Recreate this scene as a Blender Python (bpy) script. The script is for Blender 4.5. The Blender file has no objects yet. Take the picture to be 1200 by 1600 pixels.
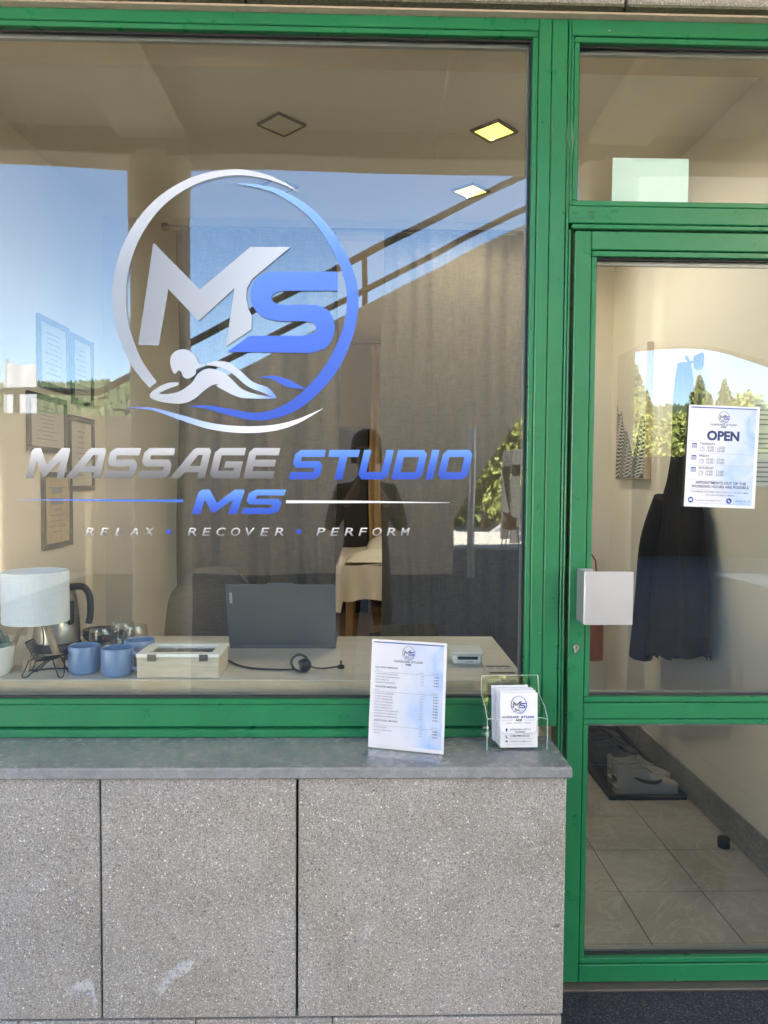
import bpy, bmesh, math, random
from mathutils import Vector, Matrix
R = math.radians
random.seed(7)
sc = bpy.context.scene
col = sc.collection

# ---------------------------------------------------------------- camera
CAM = Vector((0, -2.15, 1.47)); FOC = 1155.0
cam_d = bpy.data.cameras.new('camera'); cam = bpy.data.objects.new('camera', cam_d); col.objects.link(cam)
CROT = (Matrix.Rotation(R(-1.39), 3, 'Z') @ Matrix.Rotation(R(90 - 2.38), 3, 'X') @ Matrix.Rotation(R(.4), 3, 'Z'))
cam.matrix_world = Matrix.Translation(CAM) @ CROT.to_4x4()
cam_d.sensor_width = 36; cam_d.sensor_fit = 'AUTO'; cam_d.lens = 36 * FOC / 1600
cam_d.clip_start = .02; cam_d.clip_end = 3000
sc.camera = cam

# ---------------------------------------------------------------- sky, sun, exposure
SUN_EL, SUN_AZ = 54, -15            # sun stands behind the building, to the left
world = bpy.data.worlds.new('World'); sc.world = world; world.use_nodes = True
wn = world.node_tree.nodes; wl = world.node_tree.links
sky = wn.new('ShaderNodeTexSky'); sky.sky_type = 'NISHITA'; sky.sun_disc = False
sky.sun_elevation = R(SUN_EL); sky.sun_rotation = R(SUN_AZ)
sky.altitude = 1200; sky.air_density = 1.0; sky.dust_density = .25; sky.ozone_density = 1.6
wn['Background'].inputs[1].default_value = .075
wl.new(sky.outputs[0], wn['Background'].inputs[0])
sun_d = bpy.data.lights.new('sun', 'SUN'); sun = bpy.data.objects.new('sun', sun_d); col.objects.link(sun)
sun_d.energy = 5.0; sun_d.angle = R(.53); sun_d.color = (1, .965, .91)
_sd = Vector((math.sin(R(SUN_AZ)) * math.cos(R(SUN_EL)), math.cos(R(SUN_AZ)) * math.cos(R(SUN_EL)), math.sin(R(SUN_EL))))
sun.rotation_euler = _sd.to_track_quat('Z', 'Y').to_euler(); sun.location = (0, 0, 30)
sc.view_settings.view_transform = 'Standard'; sc.view_settings.look = 'None'
sc.view_settings.gamma = 1; sc.view_settings.use_curve_mapping = False
sc.view_settings.exposure = 4.08
sc.view_settings.use_white_balance = True; sc.view_settings.white_balance_temperature = 6400; sc.view_settings.white_balance_tint = 8
sc.render.engine = 'CYCLES'
sc.cycles.max_bounces = 10; sc.cycles.diffuse_bounces = 5; sc.cycles.glossy_bounces = 4
sc.cycles.transparent_max_bounces = 16; sc.cycles.transmission_bounces = 8
sc.cycles.caustics_reflective = False; sc.cycles.caustics_refractive = False
sc.cycles.sample_clamp_indirect = 6
sc.cycles.use_denoising = True

# ---------------------------------------------------------------- survey: pixel of the photo -> point on a plane
def _ray(x, y): return CROT @ Vector(((x - 600) / FOC, -(y - 800) / FOC, -1))
def at(x, y, Y):
    v = _ray(x, y); return CAM + v * ((Y - CAM.y) / v.y)
def atz(x, y, Z):
    v = _ray(x, y); return CAM + v * ((Z - CAM.z) / v.z)

# ---------------------------------------------------------------- mesh helpers
class MB:
    def __init__(s): s.v = []; s.f = []; s.sm = []
    def add(s, vs, fs, smooth=False):
        n = len(s.v); s.v += [Vector(p) for p in vs]
        for f in fs: s.f.append([i + n for i in f]); s.sm.append(smooth)
        return s
    def box(s, x0, x1, y0, y1, z0, z1, bev=0, M=None):
        b = min(bev, abs(x1 - x0) / 2.2, abs(y1 - y0) / 2.2, abs(z1 - z0) / 2.2)
        bm = bmesh.new(); bmesh.ops.create_cube(bm, size=1)
        for v in bm.verts:
            v.co = Vector(((x0 + x1) / 2 + v.co.x * (x1 - x0), (y0 + y1) / 2 + v.co.y * (y1 - y0), (z0 + z1) / 2 + v.co.z * (z1 - z0)))
        if b > 0: bmesh.ops.bevel(bm, geom=bm.edges[:], offset=b, segments=1, affect='EDGES')
        bm.verts.index_update()
        vs = [M @ v.co if M else v.co.copy() for v in bm.verts]
        s.add(vs, [[v.index for v in f.verts] for f in bm.faces]); bm.free(); return s
    def tube(s, pts, r, n=8, close=False, caps=True):
        pts = [Vector(p) for p in pts]; k = len(pts)
        rs = r if isinstance(r, (list, tuple)) else [r] * k
        vs = []; t0 = None
        for i, p in enumerate(pts):
            a = pts[i - 1] if (i > 0 or close) else p; b = pts[(i + 1) % k] if (i < k - 1 or close) else p
            t = (b - a).normalized()
            if t0 is None:
                u = t.orthogonal().normalized()
            else:
                u = (u - t * u.dot(t)).normalized()
            t0 = t; w = t.cross(u)
            for j in range(n):
                an = 2 * math.pi * j / n; vs.append(p + (u * math.cos(an) + w * math.sin(an)) * rs[i])
        fs = []
        for i in range(k if close else k - 1):
            for j in range(n):
                fs.append([i * n + j, i * n + (j + 1) % n, ((i + 1) % k) * n + (j + 1) % n, ((i + 1) % k) * n + j])
        if caps and not close: fs += [list(range(n))[::-1], [(k - 1) * n + j for j in range(n)]]
        return s.add(vs, fs, True)
    def lathe(s, prof, c=(0, 0, 0), n=32, sx=1, sy=1, M=None):
        vs = []; c = Vector(c)
        for (r, z) in prof:
            for j in range(n):
                a = 2 * math.pi * j / n; vs.append(c + Vector((math.cos(a) * r * sx, math.sin(a) * r * sy, z)))
        if M: vs = [M @ v for v in vs]
        fs = []
        for i in range(len(prof) - 1):
            for j in range(n): fs.append([i * n + j, i * n + (j + 1) % n, (i + 1) * n + (j + 1) % n, (i + 1) * n + j])
        if prof[0][0] > 1e-5: fs.append(list(range(n))[::-1])
        if prof[-1][0] > 1e-5: fs.append([(len(prof) - 1) * n + j for j in range(n)])
        return s.add(vs, fs, True)
    def grid(s, fn, nu, nv, smooth=True):
        vs = [fn(i / nu, j / nv) for j in range(nv + 1) for i in range(nu + 1)]
        return s.add(vs, [[j * (nu + 1) + i, j * (nu + 1) + i + 1, (j + 1) * (nu + 1) + i + 1, (j + 1) * (nu + 1) + i] for j in range(nv) for i in range(nu)], smooth)
    def prism(s, loop, d):            # planar loop extruded by vector d
        n = len(loop); d = Vector(d); vs = [Vector(p) for p in loop]; vs += [v + d for v in vs]
        return s.add(vs, [list(range(n))[::-1], list(range(n, 2 * n))] + [[i, (i + 1) % n, n + (i + 1) % n, n + i] for i in range(n)])
    def build(s, name, mat, parent=None, loc=None):
        me = bpy.data.meshes.new(name)
        o_ = Vector(loc) if loc is not None else (Vector(parent['_base']) if parent is not None else Vector((0, 0, 0)))
        me.from_pydata([tuple(p - o_) for p in s.v], [], s.f); me.update()
        me.polygons.foreach_set('use_smooth', s.sm)
        if any(s.sm):
            bm = bmesh.new(); bm.from_mesh(me)
            for e in bm.edges:
                if len(e.link_faces) == 2 and e.calc_face_angle(0) > R(40): e.smooth = False
            bm.to_mesh(me); bm.free()
        me.materials.append(mat)
        o = bpy.data.objects.new(name, me); col.objects.link(o)
        if parent is not None:
            o.parent = parent; o['_base'] = parent['_base']
        else:
            o.location = o_; o['_base'] = tuple(o_)
        return o
def tag(o, label=None, cat=None, group=None, kind=None):
    if label: o['label'] = label
    if cat: o['category'] = cat
    if group: o['group'] = group
    if kind: o['kind'] = kind
    return o
def stuff(o): o['kind'] = 'stuff'; return o
def thing(name, label, cat, loc=(0, 0, 0), group=None):
    o = bpy.data.objects.new(name, None); col.objects.link(o); o.location = loc; o['_base'] = tuple(loc)
    o.empty_display_size = .1
    return tag(o, label, cat, group)
def copy_tree(o, loc=None, rz=None, scale=None, parent=None):
    c = o.copy(); col.objects.link(c); c.parent = parent
    if loc is not None: c.location = loc
    if rz is not None: c.rotation_euler = (0, 0, rz)
    if scale is not None: c.scale = scale
    for ch in o.children: copy_tree(ch, parent=c)
    return c
def smooth_path(pts, n=6, close=False):
    pts = [tuple(p) for p in pts]; out = []; k = len(pts); m = len(pts[0])
    for i in range(k if close else k - 1):
        if close: p = [pts[(i + j - 1) % k] for j in range(4)]
        else: p = [pts[max(0, min(k - 1, i + j - 1))] for j in range(4)]
        for q in range(n):
            t = q / n
            out.append(tuple(.5 * (2 * p[1][c] + (p[2][c] - p[0][c]) * t + (2 * p[0][c] - 5 * p[1][c] + 4 * p[2][c] - p[3][c]) * t * t + (3 * p[1][c] - p[0][c] - 3 * p[2][c] + p[3][c]) * t ** 3) for c in range(m)))
    if not close: out.append(pts[-1])
    return out
def loops_mesh(loops, ext=0):        # filled 2-D outline(s) with holes -> verts, faces
    cu = bpy.data.curves.new('tmp', 'CURVE'); cu.dimensions = '2D'; cu.fill_mode = 'BOTH'; cu.extrude = ext
    if ext == 0: cu.fill_mode = 'FRONT'
    for lp in loops:
        sp = cu.splines.new('POLY'); sp.points.add(len(lp) - 1); sp.use_cyclic_u = True
        for p, q in zip(sp.points, lp): p.co = (q[0], q[1], 0, 1)
    return _curve_out(cu)
def text_mesh(txt, bold=0, shear=0, spacing=1.0, align='LEFT'):
    cu = bpy.data.curves.new('tmp', 'FONT'); cu.body = txt; cu.size = 1; cu.offset = bold; cu.shear = shear
    cu.space_character = spacing; cu.align_x = align; cu.resolution_u = 3
    return _curve_out(cu)
def _curve_out(cu):
    o = bpy.data.objects.new('tmp', cu); col.objects.link(o)
    dg = bpy.context.evaluated_depsgraph_get(); e = o.evaluated_get(dg); me = e.to_mesh()
    vs = [v.co.copy() for v in me.vertices]; fs = [list(p.vertices) for p in me.polygons]
    e.to_mesh_clear(); bpy.data.objects.remove(o); bpy.data.curves.remove(cu)
    return vs, fs

# ---------------------------------------------------------------- materials
def newmat(name):
    m = bpy.data.materials.new(name); m.use_nodes = True; nt = m.node_tree
    return m, nt, nt.nodes['Principled BSDF']
def N(nt, t, **kw):
    n = nt.nodes.new(t)
    for k, v in kw.items(): setattr(n, k, v)
    return n
def ramp(nt, fac, stops, interp='LINEAR'):
    r = N(nt, 'ShaderNodeValToRGB'); r.color_ramp.interpolation = interp
    while len(r.color_ramp.elements) < len(stops): r.color_ramp.elements.new(.5)
    for e, (p, c) in zip(r.color_ramp.elements, stops): e.position = p; e.color = (*c, 1) if len(c) == 3 else c
    nt.links.new(fac, r.inputs[0]); return r
def noise(nt, scale, detail=4, rough=.55, vec=None, dist=0):
    n = N(nt, 'ShaderNodeTexNoise'); n.inputs['Scale'].default_value = scale; n.inputs['Detail'].default_value = detail
    n.inputs['Roughness'].default_value = rough; n.inputs['Distortion'].default_value = dist
    if vec is not None: nt.links.new(vec, n.inputs['Vector'])
    return n
def wpos(nt, scale=(1, 1, 1)):
    g = N(nt, 'ShaderNodeNewGeometry'); m = N(nt, 'ShaderNodeMapping'); m.inputs['Scale'].default_value = scale
    nt.links.new(g.outputs['Position'], m.inputs['Vector']); return m.outputs[0]
def mixc(nt, fac, a, b, mode='MIX'):
    m = N(nt, 'ShaderNodeMix', data_type='RGBA', blend_type=mode)
    for s, v in ((m.inputs[0], fac), (m.inputs[6], a), (m.inputs[7], b)):
        if isinstance(v, (int, float)): s.default_value = v
        elif isinstance(v, tuple): s.default_value = (*v, 1)
        else: nt.links.new(v, s)
    return m.outputs[2]
def bump(nt, h, strength=.3, dist=.002):
    b = N(nt, 'ShaderNodeBump'); b.inputs['Strength'].default_value = strength; b.inputs['Distance'].default_value = dist
    nt.links.new(h, b.inputs['Height']); return b.outputs[0]
def plain(name, c, rough=.5, metal=0, var=.12, scale=12, bmp=0, spec=.5, bscale=None):
    m, nt, b = newmat(name); n = noise(nt, scale, 5, vec=wpos(nt))
    r = ramp(nt, n.outputs[0], [(.25, tuple(x * (1 - var) for x in c)), (.75, tuple(min(1, x * (1 + var)) for x in c))])
    nt.links.new(r.outputs[0], b.inputs['Base Color']); b.inputs['Roughness'].default_value = rough
    b.inputs['Metallic'].default_value = metal; b.inputs['Specular IOR Level'].default_value = spec
    if bmp: nt.links.new(bump(nt, noise(nt, bscale or scale * 8, 3, vec=wpos(nt)).outputs[0], bmp), b.inputs['Normal'])
    return m
def mat_terrazzo():
    m, nt, b = newmat('terrazzo'); p0 = wpos(nt)
    nz_ = noise(nt, 190, 2, .6, p0); sub = N(nt, 'ShaderNodeVectorMath', operation='MULTIPLY_ADD'); nt.links.new(nz_.outputs['Color'], sub.inputs[0]); sub.inputs[1].default_value = (.006, .006, .006); nt.links.new(p0, sub.inputs[2]); p = sub.outputs[0]
    base = ramp(nt, noise(nt, 5, 6, .6, p).outputs[0], [(.3, (.275, .264, .242)), (.7, (.345, .332, .308))])
    fine = ramp(nt, noise(nt, 330, 3, .7, p).outputs[0], [(.3, (.5, .5, .5)), (.7, (1.35, 1.35, 1.35))])
    c = mixc(nt, 1.0, base.outputs[0], fine.outputs[0], 'MULTIPLY')
    v1 = N(nt, 'ShaderNodeTexVoronoi'); v1.inputs['Scale'].default_value = 250; nt.links.new(p, v1.inputs['Vector'])
    sz = N(nt, 'ShaderNodeSeparateColor'); nt.links.new(v1.outputs['Color'], sz.inputs[0])
    lt = N(nt, 'ShaderNodeMath', operation='MULTIPLY'); nt.links.new(sz.outputs[0], lt.inputs[0]); lt.inputs[1].default_value = .55
    ls = N(nt, 'ShaderNodeMath', operation='LESS_THAN'); nt.links.new(v1.outputs['Distance'], ls.inputs[0]); nt.links.new(lt.outputs[0], ls.inputs[1])
    chip = ramp(nt, sz.outputs[1], [(0, (.10, .095, .09)), (.16, (.16, .15, .14)), (.2, (.42, .38, .33)), (.6, (.50, .47, .43)), (1, (.70, .67, .63))], 'LINEAR')
    c = mixc(nt, ls.outputs[0], c, chip.outputs[0])
    v2 = N(nt, 'ShaderNodeTexVoronoi'); v2.inputs['Scale'].default_value = 105; nt.links.new(p, v2.inputs['Vector'])
    s2 = N(nt, 'ShaderNodeSeparateColor'); nt.links.new(v2.outputs['Color'], s2.inputs[0])
    l2 = N(nt, 'ShaderNodeMath', operation='MULTIPLY'); nt.links.new(s2.outputs[0], l2.inputs[0]); l2.inputs[1].default_value = .27
    q2 = N(nt, 'ShaderNodeMath', operation='LESS_THAN'); nt.links.new(v2.outputs['Distance'], q2.inputs[0]); nt.links.new(l2.outputs[0], q2.inputs[1])
    chip2 = ramp(nt, s2.outputs[1], [(0, (.13, .12, .11)), (.12, (.18, .17, .16)), (.16, (.5, .46, .40)), (1, (.76, .73, .69))])
    c = mixc(nt, q2.outputs[0], c, chip2.outputs[0])
    oi = N(nt, 'ShaderNodeObjectInfo'); tone = ramp(nt, oi.outputs['Random'], [(0, (.92, .905, .89)), (1, (1.05, 1.05, 1.05))]); c = mixc(nt, 1.0, c, tone.outputs[0], 'MULTIPLY')
    dirt = ramp(nt, noise(nt, 2.2, 5, .6, p, 1).outputs[0], [(.33, (.90, .87, .81)), (.55, (1, 1, 1))])
    c = mixc(nt, 1.0, c, dirt.outputs[0], 'MULTIPLY')
    spots = ramp(nt, noise(nt, 26, 2, .5, p).outputs[0], [(.74, (1, 1, 1)), (.79, (.45, .43, .4))])
    c = mixc(nt, 1.0, c, spots.outputs[0], 'MULTIPLY')
    nt.links.new(c, b.inputs['Base Color']); b.inputs['Roughness'].default_value = .8
    nt.links.new(bump(nt, noise(nt, 260, 3, .7, p).outputs[0], .6, .002), b.inputs['Normal'])
    return m
def mat_granite():
    m, nt, b = newmat('grey_granite'); p = wpos(nt)
    a = ramp(nt, noise(nt, 420, 3, .7, p).outputs[0], [(.3, (.155, .16, .16)), (.7, (.33, .335, .335))])
    cl = ramp(nt, noise(nt, 9, 5, .6, p).outputs[0], [(.3, (.8, .8, .8)), (.7, (1.12, 1.12, 1.12))])
    c = mixc(nt, 1, a.outputs[0], cl.outputs[0], 'MULTIPLY')
    vn = noise(nt, 3.2, 4, .6, wpos(nt, (.6, 1.6, 1)), 1.5)
    ve = ramp(nt, vn.outputs[0], [(.497, (0, 0, 0)), (.501, (.22, .22, .22)), (.505, (0, 0, 0))])
    c = mixc(nt, ve.outputs[0], c, (.5, .5, .5))
    nt.links.new(c, b.inputs['Base Color'])
    rr = ramp(nt, noise(nt, 30, 4, .6, p).outputs[0], [(.3, (.16,) * 3), (.7, (.34,) * 3)])
    nt.links.new(rr.outputs[0], b.inputs['Roughness'])
    return m
def mat_green():
    m, nt, b = newmat('green_paint'); p = wpos(nt)
    a = ramp(nt, noise(nt, 3, 5, .6, p).outputs[0], [(.3, (.014, .150, .056)), (.7, (.019, .176, .068))])
    st = ramp(nt, noise(nt, 40, 5, .7, wpos(nt)).outputs[0], [(.35, (.97, .97, .97)), (.7, (1.03, 1.03, 1.03))])
    c = mixc(nt, 1, a.outputs[0], st.outputs[0], 'MULTIPLY')
    ch = ramp(nt, noise(nt, 75, 2, .4, p).outputs[0], [(.80, (0, 0, 0)), (.81, (1, 1, 1))])
    c = mixc(nt, ch.outputs[0], c, (.35, .42, .36))
    nt.links.new(c, b.inputs['Base Color'])
    rr = ramp(nt, noise(nt, 18, 4, .6, p).outputs[0], [(.3, (.26,) * 3), (.7, (.38,) * 3)])
    nt.links.new(rr.outputs[0], b.inputs['Roughness'])
    nt.links.new(bump(nt, noise(nt, 500, 2, .5, p).outputs[0], .08, .0006), b.inputs['Normal'])
    return m
def mat_glass(name, f0, wave=0, tint=(.94, .97, .955)):
    m = bpy.data.materials.new(name); m.use_nodes = True; nt = m.node_tree; nt.nodes.clear()
    out = N(nt, 'ShaderNodeOutputMaterial'); mx = N(nt, 'ShaderNodeMixShader'); tr = N(nt, 'ShaderNodeBsdfTransparent'); gl = N(nt, 'ShaderNodeBsdfGlossy')
    tr.inputs[0].default_value = (*tint, 1); gl.inputs['Roughness'].default_value = 0.0; gl.inputs[0].default_value = (1, 1, 1, 1)
    lw = N(nt, 'ShaderNodeLayerWeight'); lw.inputs[0].default_value = .5
    pw = N(nt, 'ShaderNodeMath', operation='POWER'); nt.links.new(lw.outputs['Facing'], pw.inputs[0]); pw.inputs[1].default_value = 5
    ma = N(nt, 'ShaderNodeMath', operation='MULTIPLY_ADD'); nt.links.new(pw.outputs[0], ma.inputs[0]); ma.inputs[1].default_value = 1 - f0; ma.inputs[2].default_value = f0
    nt.links.new(ma.outputs[0], mx.inputs[0]); nt.links.new(tr.outputs[0], mx.inputs[1]); nt.links.new(gl.outputs[0], mx.inputs[2])
    if wave:
        h = noise(nt, 1.5, 1.5, .45, wpos(nt, (1.0, 1, 1.0)))
        nt.links.new(bump(nt, h.outputs[0], 1.0, wave), gl.inputs['Normal'])
    nt.links.new(mx.outputs[0], out.inputs[0]); return m
def mat_grad(name, axis, a, b_, stops, rough=.35, metal=.25):
    m, nt, b = newmat(name); g = N(nt, 'ShaderNodeNewGeometry'); s = N(nt, 'ShaderNodeSeparateXYZ'); nt.links.new(g.outputs['Position'], s.inputs[0])
    mr = N(nt, 'ShaderNodeMapRange'); mr.inputs['From Min'].default_value = a; mr.inputs['From Max'].default_value = b_
    nt.links.new(s.outputs[axis], mr.inputs[0]); r = ramp(nt, mr.outputs[0], stops)
    nt.links.new(r.outputs[0], b.inputs['Base Color']); b.inputs['Roughness'].default_value = rough; b.inputs['Metallic'].default_value = metal
    nt.links.new(bump(nt, noise(nt, 90, 2, .5, wpos(nt)).outputs[0], .05, .001), b.inputs['Normal'])
    return m
def mat_fabric(name, c, scale=700, var=.25, rough=.9, trans=0):
    m, nt, b = newmat(name); p = wpos(nt)
    w1 = noise(nt, scale, 2, .6, wpos(nt, (1, 1, .05))); w2 = noise(nt, scale, 2, .6, wpos(nt, (.05, .05, 1)))
    mx = N(nt, 'ShaderNodeMath', operation='ADD'); nt.links.new(w1.outputs[0], mx.inputs[0]); nt.links.new(w2.outputs[0], mx.inputs[1])
    r = ramp(nt, mx.outputs[0], [(.4, tuple(x * (1 - var) for x in c)), (.62, tuple(x * (1 + var) for x in c))])
    r.inputs[0].default_value = .5
    hv = N(nt, 'ShaderNodeMath', operation='MULTIPLY'); nt.links.new(mx.outputs[0], hv.inputs[0]); hv.inputs[1].default_value = .5; nt.links.new(hv.outputs[0], r.inputs[0])
    nt.links.new(r.outputs[0], b.inputs['Base Color']); b.inputs['Roughness'].default_value = rough; b.inputs['Specular IOR Level'].default_value = .2
    nt.links.new(bump(nt, mx.outputs[0], .2, .001), b.inputs['Normal']); return m
def mat_wood(name, c1, c2, axis=(1, 12, 12), scale=6, rough=.5):
    m, nt, b = newmat(name); n = noise(nt, scale, 6, .65, wpos(nt, axis), .6)
    r = ramp(nt, n.outputs[0], [(.3, c1), (.7, c2)]); nt.links.new(r.outputs[0], b.inputs['Base Color']); b.inputs['Roughness'].default_value = rough
    return m
def mat_marble(name, c1, c2, vein, scale=3, rough=.3, vs=(1, 1, 1)):
    m, nt, b = newmat(name); p = wpos(nt, vs); a = ramp(nt, noise(nt, scale, 6, .6, p, .8).outputs[0], [(.3, c1), (.7, c2)])
    v = ramp(nt, noise(nt, scale * 1.4, 5, .65, p, 2.2).outputs[0], [(.47, (0, 0, 0)), (.5, (.5, .5, .5)), (.53, (0, 0, 0))])
    c = mixc(nt, v.outputs[0], a.outputs[0], vein); nt.links.new(c, b.inputs['Base Color']); b.inputs['Roughness'].default_value = rough; return m
def mat_emit(name, c, s):
    m, nt, b = newmat(name); b.inputs['Base Color'].default_value = (*c, 1); b.inputs['Emission Color'].default_value = (*c, 1); b.inputs['Emission Strength'].default_value = s; return m
def mat_leaf(name, c1, c2):
    m, nt, b = newmat(name); oi = N(nt, 'ShaderNodeObjectInfo'); n = noise(nt, 1.3, 4, .7, wpos(nt))
    r = ramp(nt, n.outputs[0], [(.3, c1), (.7, c2)]); nt.links.new(r.outputs[0], b.inputs['Base Color']); b.inputs['Roughness'].default_value = .6
    b.inputs['Specular IOR Level'].default_value = .25
    return m

M = {}
M['terrazzo'] = mat_terrazzo(); M['granite'] = mat_granite(); M['green'] = mat_green()
M['glass'] = mat_glass('window_glass', .060, .0021); M['clear'] = mat_glass('clear_acrylic', .035, 0, (.985, .99, .99)); M['tumbler'] = mat_glass('tumbler_glass', .045, 0, (.97, .98, .98))
M['doorglass'] = mat_glass('door_glass', .060, .0024)
M['rubber'] = plain('black_gasket', (.012, .012, .013), .6); M['spacer'] = plain('aluminium_spacer', (.30, .29, .28), .4, .6)
M['joint'] = plain('joint_black', (.006, .006, .006), .9); M['sealant'] = plain('cream_sealant', (.50, .42, .34), .8, bmp=.3, scale=40)
M['moss'] = plain('mossy_edge', (.10, .095, .06), .9, var=.5, scale=90, bmp=.5)
M['white_stain'] = plain('white_smear', (.52, .52, .53), .85, var=.3, scale=60)
M['wall'] = plain('wall_paint', (.62, .57, .495), .85, var=.035, scale=2, bmp=.08, bscale=240)
M['ceil'] = plain('ceiling_paint', (.76, .71, .63), .9, var=.03, scale=2)
M['tile'] = mat_marble('floor_tile_stone', (.26, .235, .20), (.41, .38, .33), (.48, .45, .41), 2.4, .35); M['grout'] = plain('grout', (.07, .062, .055), .9)
M['skirt'] = mat_marble('skirting_stone', (.16, .16, .16), (.24, .235, .23), (.34, .34, .33), 3, .4)
M['desk'] = mat_marble('desk_laminate', (.52, .48, .42), (.66, .62, .56), (.44, .39, .32), 3, .35, (.5, 2, 1)); M['desk_edge'] = mat_wood('desk_edge', (.40, .31, .21), (.52, .42, .30), (1, 8, 20))
M['curtain'] = mat_fabric('linen_curtain', (.098, .085, .069), 300, .25); M['curtain_tan'] = mat_fabric('tan_curtain', (.42, .30, .17), 300, .15)
M['oak'] = mat_wood('oak', (.40, .29, .18), (.56, .43, .29), (20, 20, 1.5)); M['pale_wood'] = mat_wood('pale_wood', (.42, .36, .28), (.60, .53, .43), (2, 20, 26), 5)
M['white'] = plain('white_paint', (.78, .77, .74), .5, var=.03); M['shade'] = mat_fabric('lamp_shade_fabric', (.66, .68, .72), 500, .06)
M['blue_mug'] = plain('blue_glaze', (.15, .235, .42), .3, var=.05); M['steel'] = plain('brushed_steel', (.52, .50, .47), .3, 1.0, var=.08, scale=4)
M['alu'] = plain('anodised_aluminium', (.50, .50, .51), .42, .75, var=.03, scale=6)
M['black'] = plain('black_plastic', (.014, .014, .015), .45); M['black_frame'] = plain('black_frame', (.022, .020, .019), .5); M['blackwire'] = plain('black_wire', (.02, .018, .017), .45, .4)
M['laptop'] = plain('laptop_grey', (.14, .155, .165), .38, .55, var=.04); M['greywhite'] = plain('pale_plastic', (.70, .70, .68), .4, var=.03)
M['paper'] = plain('paper', (.70, .70, .72), .75, var=.02); M['mount'] = plain('mount_paper', (.50, .47, .43), .8, var=.05); M['certificate'] = plain('yellow_certificate', (.46, .34, .16), .8, var=.2, scale=25)
M['ink'] = plain('ink_black', (.02, .022, .035), .6); M['ink_grey'] = plain('ink_grey', (.14, .15, .19), .6); M['ink_blue'] = plain('ink_blue', (.03, .07, .30), .6); M['ink_soft'] = plain('ink_pale_blue', (.33, .40, .58), .7)
M['ink_navy'] = plain('ink_navy', (.02, .035, .13), .6); M['ink_red'] = plain('ink_red', (.4, .06, .05), .6)
M['fabric_black'] = mat_fabric('black_cloth', (.006, .0055, .006), 400, .4, .8); M['red'] = mat_fabric('red_cloth', (.26, .03, .03), 300, .2)
M['sheet'] = mat_fabric('white_sheet', (.74, .70, .66), 300, .05); M['brown_seat'] = mat_fabric('brown_seat', (.13, .108, .088), 400, .2)
M['mat'] = None
M['concrete'] = plain('beige_render', (.62, .51, .38), .85, var=.06, scale=3, bmp=.2, bscale=120)
M['canopy'] = plain('canopy_render', (.80, .72, .60), .85, var=.05, scale=2, bmp=.1, bscale=100); M['fascia'] = plain('fascia_board', (.40, .32, .23), .7, var=.08, scale=5)
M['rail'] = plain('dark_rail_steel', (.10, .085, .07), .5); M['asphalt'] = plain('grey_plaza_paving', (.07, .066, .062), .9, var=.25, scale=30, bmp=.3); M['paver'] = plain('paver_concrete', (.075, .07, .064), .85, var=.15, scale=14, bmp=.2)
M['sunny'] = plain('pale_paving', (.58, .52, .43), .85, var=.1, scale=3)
M['grass'] = plain('meadow', (.08, .12, .03), .9, var=.3, scale=4)
M['bark'] = plain('bark', (.09, .065, .045), .9, var=.3, scale=20, bmp=.5)
M['leaf_a'] = mat_leaf('leaf_yellow_green', (.12, .15, .03), (.28, .29, .08)); M['leaf_b'] = mat_leaf('leaf_conifer', (.08, .11, .035), (.19, .21, .07)); M['leaf_c'] = mat_leaf('leaf_hill', (.035, .055, .024), (.075, .09, .04))
M['mint'] = plain('mint_sheet', (.70, .84, .79), .45, var=.06, scale=8)

# doormat: dark blue needle felt
m, nt, b = newmat('felt_mat'); r_ = ramp(nt, noise(nt, 230, 3, .8, wpos(nt)).outputs[0], [(.38, (.004, .005, .010)), (.55, (.022, .024, .036)), (.66, (.12, .125, .15))])
nt.links.new(r_.outputs[0], b.inputs['Base Color']); b.inputs['Roughness'].default_value = .95; nt.links.new(bump(nt, noise(nt, 300, 2, .7, wpos(nt)).outputs[0], .9, .004), b.inputs['Normal']); M['mat'] = m

# ================================================================ THE BUILDING (setting)
bld = thing('building', 'beige rendered building carrying the shopfront, with deep canopy over the pavement', 'building', (0, 0, 0))
MB().box(-1.9, -1.62, .02, .3, -.03, 2.79).box(-30, -1.9, -.02, .3, -.03, 3.95).build('side_wall', M['concrete'], bld)
MB().box(1.56, 20, -.02, .3, -.03, 3.95).build('side_wall', M['concrete'], bld)
MB().box(-8.6, 4.2, .25, 12, 3.95, 21.5).build('unseen_shade_block', M['concrete'], bld); [MB().box(a_, b_, .25, 12, 3.95, 4.3).build('unseen_low_roof', M['concrete'], bld) for a_, b_ in ((-30, -8.61), (4.21, 20))]  # unseen block sized to shade plaza and stair; low sides let sun past
MB().box(-1.9, 1.56, .02, .3, 2.80, 3.95).build('wall_band', M['concrete'], bld)
# lintel stone panels over the frame
lin = thing('stone_lintel', 'row of speckled terrazzo panels above the green frame', 'lintel', (0, -.06, 2.772))
for x0, x1 in ((-1.62, -1.412), (-1.406, -.345), (-.336, .704), (.712, 1.78)):
    MB().box(x0, x1, -.078, .018, 2.787, 3.30, .006).build('panel', M['terrazzo'], lin)
    MB().box(x0 + .001, x1 - .001, -.0765, .017, 2.7795, 2.7865).build('drip_edge', M['moss'], lin)
MB().box(-1.62, 1.78, -.052, -.005, 2.7735, 2.779).build('sealant_strip', M['sealant'], lin)
MB().box(-1.62, 1.78, -.03, .015, 2.788, 3.3).build('joint_backing', M['joint'], lin)
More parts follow.
